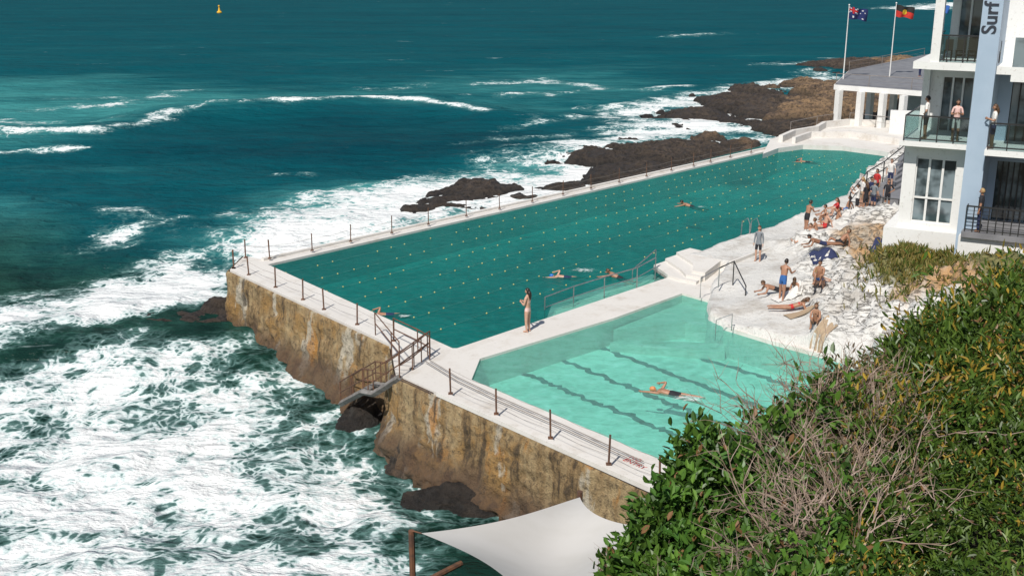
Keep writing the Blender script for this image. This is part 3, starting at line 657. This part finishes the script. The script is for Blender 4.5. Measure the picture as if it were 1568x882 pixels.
def flag(name,ub,vb,ut,vt,ln,kind):
    r=empty(name);a=P(ub,vb,ZT);dep=a[1]*C+(H-a[2])*S;hh=(vb-vt)*dep/F/C*1.0
    mb=MB();mb.tube([a,a+up*hh],[.06,.035],8);mb.ball(a+up*(hh+.05),.08);mb.obj('pole',[M_white],r)
    nx_,nz=24,12;V=[];hgt_=ln*.52
    for j in range(nz+1):
        for i in range(nx_+1):
            t=i/nx_;V.append(a+up*(hh-.12-hgt_*j/nz-t*.28+.05*math.sin(t*9+j*.25))+np.array([t*ln*.93,0.14*math.sin(t*11+j*.2)*t**.4+.3*t,0]))
    mb=MB();fs=[];ms=[]
    for j in range(nz):
        for i in range(nx_):
            x=(i+.5)/nx_;y=(j+.5)/nz;m=0
            if kind=='au':
                if x<.5 and y<.5:
                    X_=x*2;Y_=y*2;d1=abs(X_-Y_);d2=abs(X_-(1-Y_))
                    if min(abs(X_-.5)*2,abs(Y_-.5))<.12:m=2
                    elif min(abs(X_-.5)*2,abs(Y_-.5))<.2 or min(d1,d2)<.1:m=1
                elif (x-.25)**2*4+(y-.75)**2<.012 or any(abs(x-a_)<.025 and abs(y-b_)<.05 for a_,b_ in ((.75,.2),(.75,.85),(.64,.45),(.87,.4))): m=1
            elif kind=='ab':
                m=0 if y<.5 else 1
                if ((x-.5)*1.9)**2+(y-.5)**2<.06:m=2
            fs.append((j*(nx_+1)+i,j*(nx_+1)+i+1,(j+1)*(nx_+1)+i+1,(j+1)*(nx_+1)+i));ms.append(m)
    mb.v=[tuple(q) for q in V];mb.f=fs;mb.m=ms
    cols={'au':[(.01,.02,.10),(.6,.6,.6),(.45,.02,.02)],'ab':[(.02,.02,.02),(.5,.03,.02),(.75,.5,.03)],'bl':[(.03,.12,.4)]}[kind]
    mb.obj('cloth',[simple('cloth',c,rough=.9) for c in cols],r,True,False)
flag('flagpole',1291,122,1297,17,2.0,'au');flag('flagpole',1362,118,1370,14,2.0,'ab');flag('flagpole',1424,122,1431,12,1.3,'bl')
cpf=MB();cpf.prism(PL([(1298,338),(1322,300),(1342,290),(1400,285),(1400,338)],1.0),-1,1.0)
cpf.prism(PL([(1325,300),(1345,290),(1400,285),(1400,310)],1.2),-1,1.25)
for i in range(6): cpf.prism(PL([(1340+i*7,290-i*9),(1365+i*3,291-i*9),(1390,280-i*9),(1390,270-i*9)],1.4+i*.17),0,1.4+i*.17)
cpf.obj('viewing_platform',[M_grey])
hrail('railing',[P(1300,322,1.),P(1326,288,1.2),P(1352,272,1.6),P(1384,246,2.4)],1.,M_blackm,r=.035);hrail('railing',[P(1300,322,1.),P(1350,330,1.),P(1374,333,1.)],1.,M_blackm,r=.03)
# ---------------------------------------------------------------- shade sail
sail=empty('shade_sail');K=[W(645,816,19.),W(888,761,23.),W(985,806,20.),W(860,985,13.5)]
n=24;V=[]
for j in range(n+1):
    for i in range(n+1):
        u_=i/n;t=j/n
        uu=u_+(.5-u_)*2*.10*math.sin(math.pi*t);tt=t+(.5-t)*2*.08*math.sin(math.pi*u_)
        p=K[0]*(1-uu)*(1-tt)+K[1]*uu*(1-tt)+K[3]*(1-uu)*tt+K[2]*uu*tt;p=p-up*.5*math.sin(math.pi*u_)*math.sin(math.pi*t);V.append(p)
mb=MB();mb.v=[tuple(p) for p in V];mb.f=[tuple(q) for q in gridQ(n+1,n+1).tolist()];mb.m=[0]*len(mb.f);mb.obj('canvas',[M_sail],sail,True)
mb=MB();q=W(630,812,19.2);mb.tube([q-up*6,q],.055,8);q2=W(888,752,23.1);mb.tube([q2-up*6,q2],.06,8);mb.tube([q,K[0]],.015,5);mb.tube([W(655,888,18),W(706,862,18.6)],.05,8)
mb.obj('posts',[M_rust],sail)
# ---------------------------------------------------------------- buoy & sign
by=MB();q=P(336,21,SEA);by.ball(q+up*.3,(.9,.9,.6),10,6);by.tube([q+up*.6,q+up*2.2],[.5,.12],8);by.ball(q+up*2.4,.35);by.obj('navigation_buoy',[simple('buoy_yellow',(.8,.45,.03))])
q=P(962,700,.006);dirv=P(990,712)-P(962,700);dirv/=np.linalg.norm(dirv);pv=np.array([-dirv[1],dirv[0],0])
text('NO\nENTRY','painted_sign',.28,M_red,Matrix.Translation(Vector(q))@Matrix(((dirv[0],pv[0],0,0),(dirv[1],pv[1],0,0),(0,0,1,0),(0,0,0,1))),None,.0)
# ---------------------------------------------------------------- hillside vegetation
Sg=np.array([W(*q) for q in [(920,970,9.2),(975,850,9.8),(1020,775,10.3),(1065,710,11),(1125,690,11.5),(1200,640,12.3),(1275,620,13.3),(1330,595,15.5),(1375,550,18),(1440,490,22),(1500,455,25),(1568,405,29),(1700,320,34)]])
Bg=np.array([W(*q) for q in [(920,1080,8),(985,1080,7.4),(1055,1080,7),(1120,1080,6.6),(1200,1080,6.3),(1280,1080,6.1),(1360,1080,6),(1440,1080,6),(1520,1080,6),(1640,1080,6),(1760,1020,6.4),(1850,920,8),(1950,820,10)]])
def surf(s,r,lump=True):
    t=s*(len(Sg)-1);i=np.clip(t.astype(int),0,len(Sg)-2);f=(t-i)[:,None]
    a=Sg[i]*(1-f)+Sg[i+1]*f;b=Bg[i]*(1-f)+Bg[i+1]*f;p=a*(1-r[:,None])+b*r[:,None]
    sag=np.sin(np.pi*np.clip(r,0,1));p[:,2]-=0.35*sag*(1-s)
    dd=np.linalg.norm(p-np.array([0,0,H]),axis=1);p[:,2]-=.026*dd
    if lump:
        sc_=1.0;p[:,2]+=(fbm(p[:,0]*sc_,p[:,1]*sc_,3,90)-.5)*1.1*np.clip(dd/14,.7,1.1)
    return p
ns,nr=90,60
s_=np.repeat(np.linspace(0,1,ns)[:,None],nr,1);r_=np.repeat(np.linspace(0,1,nr)[None,:],ns,0)
G=surf(s_.ravel(),r_.ravel()).reshape(ns,nr,3);G[:,:,2]-=.30
sk_=[]
for (dx,dy,dz) in ((-1.2,1.6,-13),(-.9,1.2,-9.5),(-.5,.8,-4),(-.2,.3,-1.2)):
    q=G[:,0,:].copy();q+=np.array([dx,dy,0]);q[:,2]=np.maximum(q[:,2]+dz,SEA-1);sk_.append(q)
G2=np.concatenate([np.stack(sk_,1),G],1)
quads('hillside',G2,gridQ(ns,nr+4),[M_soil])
allV=[];allC=[]
def leaves(cen,dirs,ups,L,Wd,cols):
    d=dirs/np.linalg.norm(dirs,axis=1)[:,None];sdv=np.cross(d,ups);sdv/=np.linalg.norm(sdv,axis=1)[:,None]+1e-9;nr_=np.cross(sdv,d)
    L=L[:,None];Wd=Wd[:,None]
    b=cen;t=cen+d*L-nr_*L*.15
    l1=cen+d*L*.33+sdv*Wd*.46+nr_*Wd*.2;l2=cen+d*L*.72+sdv*Wd*.40+nr_*Wd*.12-nr_*L*.05
    r1=cen+d*L*.33-sdv*Wd*.46+nr_*Wd*.2;r2=cen+d*L*.72-sdv*Wd*.40+nr_*Wd*.12-nr_*L*.05
    allV.append(np.stack([b,l1,l2,t,r2,r1],1).reshape(-1,3));allC.append(np.repeat(cols,6,0))
def clumps(nc,m,smin,smax,kind,rexp=1.,rmax=1.):
    s=rng.uniform(smin,smax,nc);r=rng.uniform(0,1,nc)**rexp*rmax
    c=surf(s,r);dist=np.linalg.norm(c-np.array([0,0,H]),axis=1)
    sc_=np.clip(dist/11.,.75,2.0);hgt_=rng.normal(0,.16,nc)+.0
    c[:,2]+=hgt_*sc_
    rad=(.10+.16*rng.random(nc))*sc_
    ci=np.repeat(np.arange(nc),m);n=len(ci)
    ax=rng.normal(0,1,(nc,3))*.5+np.array([-.1,-.25,1.]);ax/=np.linalg.norm(ax,axis=1)[:,None]
    h=rng.random(n);an=rng.uniform(0,6.283,n)
    rv=np.stack([np.cos(an),np.sin(an),np.zeros(n)],1)
    cen=c[ci]+ax[ci]*(h*rad[ci]*1.6)[:,None]+rng.normal(0,.25,(n,3))*rad[ci][:,None]
    d=rv*(1.15-.8*h)[:,None]+ax[ci]*(.15+1.0*h)[:,None]+rng.normal(0,.25,(n,3))
    upv=ax[ci]+rng.normal(0,.3,(n,3))
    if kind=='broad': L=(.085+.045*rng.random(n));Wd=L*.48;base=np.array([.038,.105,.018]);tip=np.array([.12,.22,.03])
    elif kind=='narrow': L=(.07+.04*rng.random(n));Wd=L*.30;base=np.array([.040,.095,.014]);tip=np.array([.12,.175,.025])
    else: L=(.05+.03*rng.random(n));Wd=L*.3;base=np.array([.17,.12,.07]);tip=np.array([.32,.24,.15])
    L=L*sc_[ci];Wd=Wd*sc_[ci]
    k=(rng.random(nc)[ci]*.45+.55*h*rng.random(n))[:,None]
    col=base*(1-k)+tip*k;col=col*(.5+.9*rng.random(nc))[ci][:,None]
    if kind=='narrow':
        yl=(fbm(c[:,0]*.8,c[:,1]*.8,3,33)>.47)[ci]&(h>.6)&(rng.random(n)<.40);col[yl]=np.array([.34,.235,.035])*(.7+.6*rng.random((yl.sum(),1)))
    dead=rng.random(n)<.03;col[dead]=np.array([.24,.13,.06])
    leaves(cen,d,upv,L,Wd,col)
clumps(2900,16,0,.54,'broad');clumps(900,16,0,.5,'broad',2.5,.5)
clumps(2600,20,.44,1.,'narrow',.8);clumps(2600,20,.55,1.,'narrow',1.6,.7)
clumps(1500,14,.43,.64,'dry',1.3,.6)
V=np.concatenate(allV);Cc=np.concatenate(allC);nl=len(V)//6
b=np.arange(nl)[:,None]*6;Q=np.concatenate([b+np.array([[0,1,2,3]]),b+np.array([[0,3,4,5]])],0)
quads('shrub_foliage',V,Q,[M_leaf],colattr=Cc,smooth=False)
tw=MB()
def twig(p,d,L,r,depth=0):
    pts=[p];k=5;d=d/np.linalg.norm(d)
    for i in range(k):
        d=d+rng.normal(0,.16,3);d/=np.linalg.norm(d);pts.append(pts[-1]+d*L/k)
    tw.tube(pts,list(np.linspace(r,r*.35,k+1)),3,0,False)
    if depth<2:
        for i in range(3):
            q=pts[rng.integers(1,k+1)];twig(q,d+rng.normal(0,.55,3),L*.55,r*.6,depth+1)
for i in range(380):
    s=rng.uniform(.38,.64);r=rng.random()**1.3*.65;p=surf(np.array([s]),np.array([r]))[0]-up*.05
    twig(p,np.array([rng.normal(-.2,.5),rng.normal(-.1,.5),1.]),rng.uniform(.4,.9),.009+.004*rng.random())
for i in range(60):
    s=rng.uniform(0,.4);r=rng.random();p=surf(np.array([s]),np.array([r]))[0]-up*.2
    twig(p,np.array([rng.normal(-.3,.4),rng.normal(0,.4),1.]),rng.uniform(.4,.7),.007)
tw.obj('dry_branches',[M_trunk],fix=False)
n=5000
gx_=rng.normal(0,1,n);gy_=rng.normal(0,1,n);ga=P(1435,405,2.7);gb=P(1395,398,2.2);sel=rng.random(n)<.6
px=np.where(sel,ga[0]+gx_*1.2,gb[0]+gx_*.8);py=np.where(sel,ga[1]+gy_*1.8,gb[1]+gy_*1.)
pz=np.array([terrz(a_,b_) for a_,b_ in zip(px,py)]);cen=np.stack([px,py,pz],1)
allV=[];allC=[];d=rng.normal(0,.5,(n,3))+np.array([0,0,1.])
k=rng.random((n,1));leaves(cen,d,rng.normal(0,1,(n,3)),.2+.3*rng.random(n),.05+.03*rng.random(n),np.array([.07,.12,.02])*(1-k)+np.array([.32,.24,.08])*k)
b=np.arange(n)[:,None]*6;Q=np.concatenate([b+np.array([[0,1,2,3]]),b+np.array([[0,3,4,5]])],0);quads('grass',allV[0],Q,[M_leaf],colattr=allC[0],smooth=False)
# ---------------------------------------------------------------- people
SK=[simple('skin_light',(.52,.31,.22),(.46,.27,.19),9.,.5),simple('skin_tan',(.38,.20,.125),(.32,.165,.10),9.,.5),simple('skin_brown',(.28,.14,.08),(.24,.12,.07),9.,.5)]
def cl(c): return simple('cloth',c,tuple(x*.85 for x in c),12.,.85)
CL={k:cl(v) for k,v in dict(black=(.02,.02,.025),white=(.7,.68,.65),red=(.5,.03,.03),blue=(.03,.12,.35),grey=(.2,.22,.24),purple=(.45,.2,.5),navy=(.02,.03,.09),pink=(.75,.5,.45),tan=(.4,.3,.2)).items()}
HR={k:simple('hair_'+k,v,rough=.5) for k,v in dict(dark=(.02,.012,.008),brown=(.09,.045,.02),blond=(.38,.25,.11),grey=(.35,.33,.3),cap=(.02,.15,.5),capr=(.6,.25,.1)).items()}
def nz(v): v=np.array(v,float);return v/np.linalg.norm(v)
POSES={
'stand':dict(),
'hip':dict(uaL=(-.55,-.1,-.8),faL=(.75,.35,-.4),uaR=(.2,.1,-1),faR=(.05,.4,-.9)),
'reach':dict(T=(0,.25,1),uaL=(-.1,.6,-.8),faL=(0,.8,.3),uaR=(.1,.5,-.8),faR=(0,.9,.1),Hd=(0,.4,1),thL=(-.05,.1,-1),thR=(.06,-.15,-1),shR=(0,-.2,-1)),
'arms_up':dict(uaL=(-.35,.5,-.4),faL=(.3,.5,.8),uaR=(.35,.5,-.4),faR=(-.3,.5,.8)),
'fold':dict(uaL=(-.25,.15,-1),faL=(.55,.8,.3),uaR=(.25,.15,-1),faR=(-.5,.8,.25)),
'bend':dict(T=(0,1,.25),Hd=(0,1,.0),uaL=(-.05,.5,-1),faL=(0,.3,-1),uaR=(.05,.6,-1),faR=(0,.2,-1),thL=(-.05,.05,-1),thR=(.05,.2,-1),shL=(0,-.15,-1),shR=(0,-.25,-1)),
'sit':dict(T=(0,-.3,1),uaL=(-.15,-.6,-1),faL=(-.05,-.3,-1),uaR=(.15,-.6,-1),faR=(.05,-.3,-1),thL=(-.12,1,.15),shL=(0,1,-.25),thR=(.12,1,.15),shR=(0,1,-.25),ftL=(0,.5,1),ftR=(0,.5,1)),
'knees':dict(T=(0,.25,1),uaL=(-.1,.7,-.7),faL=(.25,.9,-.1),uaR=(.1,.7,-.7),faR=(-.25,.9,-.1),thL=(-.12,.8,.75),shL=(0,.35,-1),thR=(.12,.8,.75),shR=(0,.35,-1)),
'lounge':dict(T=(0,-.8,.75),uaL=(-.15,-.35,-1),faL=(-.2,.2,-1),uaR=(.15,-.35,-1),faR=(.2,.2,-1),thL=(-.1,1,.0),shL=(0,1,-.03),thR=(.1,.85,.6),shR=(0,.6,-1),ftL=(0,.4,1),Hd=(0,-.4,1)),
'prone':dict(T=(0,1,.35),Hd=(0,.7,.8),uaL=(-.25,.5,-1),faL=(.1,1,-.1),uaR=(.25,.5,-1),faR=(-.1,1,-.1),thL=(-.12,-1,-.02),shL=(0,-1,.0),thR=(.12,-1,-.02),shR=(0,-1,0),ftL=(0,-1,-.2),ftR=(0,-1,-.2)),
'swim':dict(T=(0,1,.05),Hd=(0,1,.15),uaL=(-.25,1,.1),faL=(0,1,-.1),uaR=(.45,-.35,.8),faR=(.25,.9,-.35),thL=(-.08,-1,-.12),shL=(0,-1,-.12),thR=(.08,-1,.0),shR=(0,-1,.02),ftL=(0,-1,-.2),ftR=(0,-1,-.2)),
'breast':dict(T=(0,1,.3),Hd=(0,.8,.7),uaL=(-.8,.8,-.1),faL=(-.2,1,-.2),uaR=(.8,.8,-.1),faR=(.2,1,-.2),thL=(-.25,-1,-.25),shL=(-.3,-1,-.1),thR=(.25,-1,-.25),shR=(.3,-1,-.1),ftL=(0,-1,-.2),ftR=(0,-1,-.2)),
}
DEF=dict(T=(0,0,1),Hd=(0,.1,1),uaL=(-.18,-.05,-1),faL=(-.05,.2,-1),uaR=(.18,-.05,-1),faR=(.05,.2,-1),thL=(-.04,.03,-1),shL=(0,-.06,-1),thR=(.04,.03,-1),shR=(0,-.06,-1),ftL=(-.15,1,-.15),ftR=(.15,1,-.15))
OUT={
'trunks':[('pel',-1,9),('hipb',-1,9),('th',-1,.42)],
'bikini':[('pel',-1,.45),('hipb',-1,9),('che',-.1,.45)],
'onepiece':[('pel',-1,9),('hipb',-1,9),('wai',-1,9),('che',-1,.6)],
'shirt':[('pel',.2,9),('wai',-1,9),('che',-1,9),('clav',-1,9),('ua',-1,.7)],
'jacket':[('pel',-1,9),('wai',-1,9),('che',-1,9),('clav',-1,9),('ua',-1,9),('fa',-1,.9),('hipb',-1,9)],
'shorts':[('pel',-1,.5),('hipb',-1,9),('th',-1,.7)],
'pants':[('pel',-1,.5),('hipb',-1,9),('th',-1,9),('sh',-1,.9)],
'none':[]}
def person(loc,rot,pose,skin=0,bottom=('trunks','black'),top=('none','white'),hair='brown',long=False,h=1.72,drop=True,female=False,pelz=None,headrot=0.):
    D={k:nz(v) for k,v in {**DEF,**POSES[pose]}.items()};T=D['T'];X_=np.array([1.,0,0])
    J=[None]*21;J[0]=np.zeros(3);J[1]=J[0]+T*.15;J[2]=J[1]+T*.18;J[3]=J[2]+T*.17;J[4]=J[3]+nz(T*.5+D['Hd'])*.09
    sw=.155 if female else .185
    hw=.085
    for k,sg in ((0,-1),(1,1)):
        L='LR'[k];J[5+k]=J[3]+X_*sg*sw-T*.03;J[7+k]=J[5+k]+D['ua'+L]*.29;J[9+k]=J[7+k]+D['fa'+L]*.25;J[11+k]=J[9+k]+D['fa'+L]*.075
        J[13+k]=J[0]+X_*sg*hw-T*.05;J[15+k]=J[13+k]+D['th'+L]*.42;J[17+k]=J[15+k]+D['sh'+L]*.40;J[19+k]=J[17+k]+D['ft'+L]*.15
    R_=[.125,.105 if female else .12,.125 if female else .14,.075,.05]+[.062]*2+[.045]*2+[.03]*2+[.034]*2+[.10]*2+[.062]*2+[.042]*2+[.034]*2
    E=[(0,1,'pel'),(1,2,'wai'),(2,3,'che'),(3,4,'neck')]
    for k in (0,1): E+=[(3,5+k,'clav'),(5+k,7+k,'ua'),(7+k,9+k,'fa'),(9+k,11+k,'hand'),(0,13+k,'hipb'),(13+k,15+k,'th'),(15+k,17+k,'sh'),(17+k,19+k,'foot')]
    me=bpy.data.meshes.new('tmp');me.from_pydata([tuple(j) for j in J],[(a,b) for a,b,_ in E],[])
    o=bpy.data.objects.new('tmp',me);sc.collection.objects.link(o);o.modifiers.new('s','SKIN')
    for i,sv in enumerate(me.skin_vertices[0].data): sv.radius=(R_[i],R_[i]*.9) if i>4 else (R_[i]*1.12,R_[i]*.9);sv.use_root=(i==0)
    sb=o.modifiers.new('b','SUBSURF');sb.levels=2;sb.render_levels=2
    dg=bpy.context.evaluated_depsgraph_get();ev=o.evaluated_get(dg);m2=bpy.data.meshes.new_from_object(ev)
    nv=len(m2.vertices);co=np.empty(nv*3);m2.vertices.foreach_get('co',co);co=co.reshape(-1,3)
    faces=[tuple(p.vertices) for p in m2.polygons]
    bpy.data.objects.remove(o);bpy.data.meshes.remove(m2)
    cen=np.array([co[list(f)].mean(0) for f in faces]) if faces else np.zeros((0,3))
    best=np.full(len(cen),1e9);bi=np.zeros(len(cen),int);bt=np.zeros(len(cen))
    for i,(a,b,_) in enumerate(E):
        d=J[b]-J[a];tr=((cen-J[a])@d)/(d@d);t=np.clip(tr,0,1);rr=R_[a]*(1-t)+R_[b]*t;ds=np.linalg.norm(cen-(J[a]+t[:,None]*d),axis=1)-rr
        k=ds<best;best[k]=ds[k];bi[k]=i;bt[k]=tr[k]
    mi=[0]*len(faces)
    for ci_,(kind,_) in ((1,bottom),(2,top)):
        for bn,t0,t1 in OUT[kind]:
            for f in range(len(faces)):
                if E[bi[f]][2]==bn and t0<=bt[f]<=t1: mi[f]=ci_
    mb=MB();mb.v=[tuple(v) for v in co];mb.f=faces;mb.m=mi
    hd=D['Hd'];c=J[4]+hd*.115;fw=nz(np.array([math.sin(headrot),math.cos(headrot),0.])-hd*(hd@np.array([math.sin(headrot),math.cos(headrot),0.])));rt=np.cross(fw,hd)
    M=np.stack([rt,fw,hd],1)
    def shp(p): 
        q=p.copy()
        if p[2]<0: q[0]*=1+.28*p[2];q[1]*=1+.12*p[2]
        return q
    mb.ball(c,(.075,.092,.115),14,10,0,M,shp)
    mb.tube([c+M@np.array([0,.085,.02]),c+M@np.array([0,.112,-.022]),c+M@np.array([0,.085,-.03])],[.008,.016,.012],6,0)
    for sg in (-1,1):
        mb.ball(c+M@np.array([sg*.03,.083,.008]),(.012,.008,.008),6,4,4,M);mb.ball(c+M@np.array([sg*.077,-.005,-.005]),(.01,.02,.03),6,4,0,M)
        mb.tube([c+M@np.array([sg*.018,.088,.03]),c+M@np.array([sg*.045,.078,.03])],.004,4,3)
    mb.tube([c+M@np.array([-.022,.082,-.055]),c+M@np.array([.022,.082,-.055])],.006,4,5)
    def hs(p):
        q=p.copy()
        if p[1]>.25 and p[2]<.45: q*=.80
        elif p[2]<-.35: q*=.8 if not long else .95
        return q*1.12
    mb.ball(c+M@np.array([0,-.008,.008]),(.077,.094,.117),14,10,3,M,hs)
    if long:
        mb.tube([c+M@np.array([0,-.05,.03]),c+M@np.array([0,-.09,-.09]),c+M@np.array([0,-.10,-.22]),c+M@np.array([0,-.09,-.33])],[.06,.075,.06,.02],8,3)
    for k,sg in ((0,-1),(1,1)):
        hj=J[11+k];d=D['fa'+'LR'[k]]
        cr_=np.cross(d,X_);acr=nz(cr_) if np.linalg.norm(cr_)>.2 else np.array([0,1.,0])
        pal=np.cross(acr,d)*-sg
        for q_,ln_ in zip((-.03,-.01,.01,.03),(.06,.075,.07,.05)):
            b0=hj+acr*q_;mb.tube([b0-d*.02,b0+d*ln_*.5,b0+d*ln_*.9+pal*.02],[.010,.009,.006],5,0)
        b0=J[9+k]+d*.03+acr*.02;mb.tube([b0,b0+acr*.03+d*.03,b0+acr*.035+d*.06],[.012,.010,.007],5,0)
        ak=J[17+k];mb.ball(ak-D['ft'+'LR'[k]]*.03-up*0.02*(1 if pose not in('swim','breast','prone') else 0),(.036,.04,.035),6,5,0)
    A=np.array(mb.v)*(h/1.72)
    if pelz is not None: A[:,2]+=pelz-0
    elif drop: A[:,2]-=A[:,2].min()
    cr,sr=math.cos(rot),math.sin(rot);B=A.copy();B[:,0]=A[:,0]*cr-A[:,1]*sr;B[:,1]=A[:,0]*sr+A[:,1]*cr
    mb.v=[tuple(v) for v in (B+np.array([loc[0],loc[1],0 if pelz is not None else loc[2]]))]
    mb.obj('woman' if female else 'man',[SK[skin],CL[bottom[1]],CL[top[1]],HR[hair],HR['dark'],CL['red']],None,True)
def R_(d): return math.radians(d)
def onT(u,v,z=.5):
    for _ in range(4):
        p=P(u,v,z);z=terrz(p[0],p[1])
        if z<-.5: z=.5
    p=P(u,v,z);return p
person(P(808,508),R_(60),'fold',0,('bikini','pink'),('none','white'),'dark',True,1.82,female=True)
person(P(396,411),R_(75),'bend',0,('onepiece','purple'),('none','white'),'blond',False,1.78,female=True)
person(onT(1160,400),R_(150),'stand',0,('shorts','black'),('jacket','grey'),'brown',True,1.75,female=True)
person(onT(1234,357),R_(-60),'reach',1,('trunks','black'),('none','white'),'dark',False,1.78)
person(onT(1197,460),R_(-40),'reach',1,('trunks','blue'),('none','white'),'dark',False,1.80)
P_=[(1222,454,-40,'lounge',1,'bikini','black','brown',1,1),(1188,449,100,'prone',1,'trunks','black','brown',0,0),(1247,440,-120,'knees',0,'bikini','white','blond',1,1),(1248,499,160,'knees',1,'bikini','black','brown',1,1),(1212,476,-95,'prone',1,'bikini','red','brown',1,1),
(1236,371,110,'sit',0,'trunks','navy','brown',0,0),(1250,362,60,'knees',1,'trunks','red','brown',0,0),(1262,350,100,'sit',0,'trunks','red','grey',0,0),(1266,340,90,'knees',1,'trunks','navy','dark',0,0),(1280,344,80,'sit',1,'trunks','black','dark',0,0),(1284,381,95,'lounge',1,'trunks','black','brown',0,0),(1258,378,90,'prone',2,'trunks','navy','dark',0,0),(1284,330,90,'knees',0,'shirt','red','brown',1,1),(1296,325,60,'sit',1,'trunks','blue','dark',0,0),(1255,432,150,'knees',1,'trunks','blue','dark',0,0)]
for u,v,a,po,s,b,bc,hr,fe,lg_ in P_: person(onT(u,v),R_(a),po,s,(b,bc),('none','white'),hr,bool(lg_),1.7,female=bool(fe))
for u,v,z,a,po,s,tc,bc,hr,fe in [(1311,330,1.,60,'arms_up',1,'white','black','dark',0),(1324,326,1.,20,'stand',1,'black','black','brown',1),(1336,324,1.,-60,'hip',0,'grey','navy','grey',0),(1340,305,1.25,120,'stand',1,'red','black','dark',0),(1357,322,1.,170,'hip',1,'black','black','dark',0),(1318,318,1.,100,'stand',0,'white','tan','blond',1),(1362,288,1.4,150,'stand',0,'white','navy','brown',0),(1331,318,1.,200,'hip',1,'navy','grey','dark',0)]:
    person(P(u,v,z),R_(a),po,s,('shorts',bc),('shirt',tc),hr,bool(fe),1.74,female=bool(fe))
def onS(s,t,z): return Qb+e*s+bb*t+up*z
person(onS(sz(1415,200)[0],.3,F2),R_(60),'hip',1,('shorts','black'),('shirt','white'),'dark',False,1.75)
person(onS(sz(1463,200)[0],.0,F2),R_(160),'fold',1,('shorts','white'),('shirt','pink'),'dark',True,1.72,female=True)
person(onS(sz(1537,200)[0]-.3,-1.1,F2),R_(80),'fold',1,('shorts','navy'),('shirt','white'),'brown',True,1.72,female=True)
person(onS(sz(1509,330)[0]-.1,-1.25,F1),R_(60),'stand',1,('pants','navy'),('shirt','black'),'blond',False,1.74)
for u,v in ((1408,118),(1455,128)): person(P(u,v,ZT),R_(40),'stand',1,('pants','navy'),('shirt','grey'),'dark',False,1.74)
SWM=[(868,424,80,'swim',0,'trunks','navy','cap'),(596,481,95,'swim',1,'trunks','navy','cap'),(1060,316,70,'breast',1,'trunks','black','dark'),(950,425,60,'breast',1,'trunks','black','brown'),(1236,248,80,'swim',1,'trunks','black','dark')]
for u,v,a,po,s,b,bc,hr in SWM: person(P(u,v,-.12),R_(a),po,s,(b,bc),('none','white'),hr,False,1.75,pelz=-.17)
person(P(1032,603,-.1),R_(65),'swim',1,('trunks','black'),('none','white'),'capr',False,1.85,pelz=-.12)
def foam_mat():
    m,nt,out=newmat('splash_foam');p=pos(nt)
    a=nd(nt,'ShaderNodeAttribute',attribute_name='k').outputs['Fac']
    n=noise(nt,p,5.,5,.7);f=ss(nt,.60,.85,mth(nt,'ADD',mth(nt,'MULTIPLY',n,.8),mth(nt,'MULTIPLY',a,.4)))
    d=nd(nt,'ShaderNodeBsdfDiffuse',{0:(.8,.85,.84,1)});t=nd(nt,'ShaderNodeBsdfTransparent')
    mx=nd(nt,'ShaderNodeMixShader',{0:mth(nt,'MULTIPLY',mth(nt,'MULTIPLY',f,ss(nt,0,.2,a)),.8),1:t.outputs[0],2:d.outputs[0]});nt.links.new(mx.outputs[0],out.inputs[0]);return m
M_spl=foam_mat()
for u,v,L in ((893,414,1.2),(618,484,.7),(1074,317,.6),(1055,610,1.1),(1022,598,.5)):
    c=P(u,v,-.08);a_=np.linspace(-1,1,14);U,V_=np.meshgrid(a_,a_);k=np.clip(1-np.hypot(U,V_),0,1)
    quads('splash',np.stack([c[0]+U*L,c[1]+V_*L*.6,-.075+k*.05*fbm(U*5,V_*5,3)],-1),gridQ(14,14),[M_spl],{'k':k})
for i,(u,v,c,a) in enumerate([(1205,456,'white',.4),(1262,384,'navy',.2),(1226,482,'tan',.3),(1350,384,'navy',.5),(1256,500,'tan',.5)]):
    q=onT(u,v);mb=MB();nn_=8;V=[];a0=a
    for j in range(nn_+1):
        for i_ in range(nn_+1):
            x=(i_/nn_-.5)*1.3;y=(j/nn_-.5)*.6;xx=q[0]+x*math.cos(a0)-y*math.sin(a0);yv=q[1]+x*math.sin(a0)+y*math.cos(a0);V.append((xx,yv,terrz(xx,yv)+.05))
    mb.v=V;mb.f=[tuple(t) for t in gridQ(nn_+1,nn_+1).tolist()];mb.m=[0]*len(mb.f);mb.obj('beach_towel',[CL[c]],None,True)
print('done')
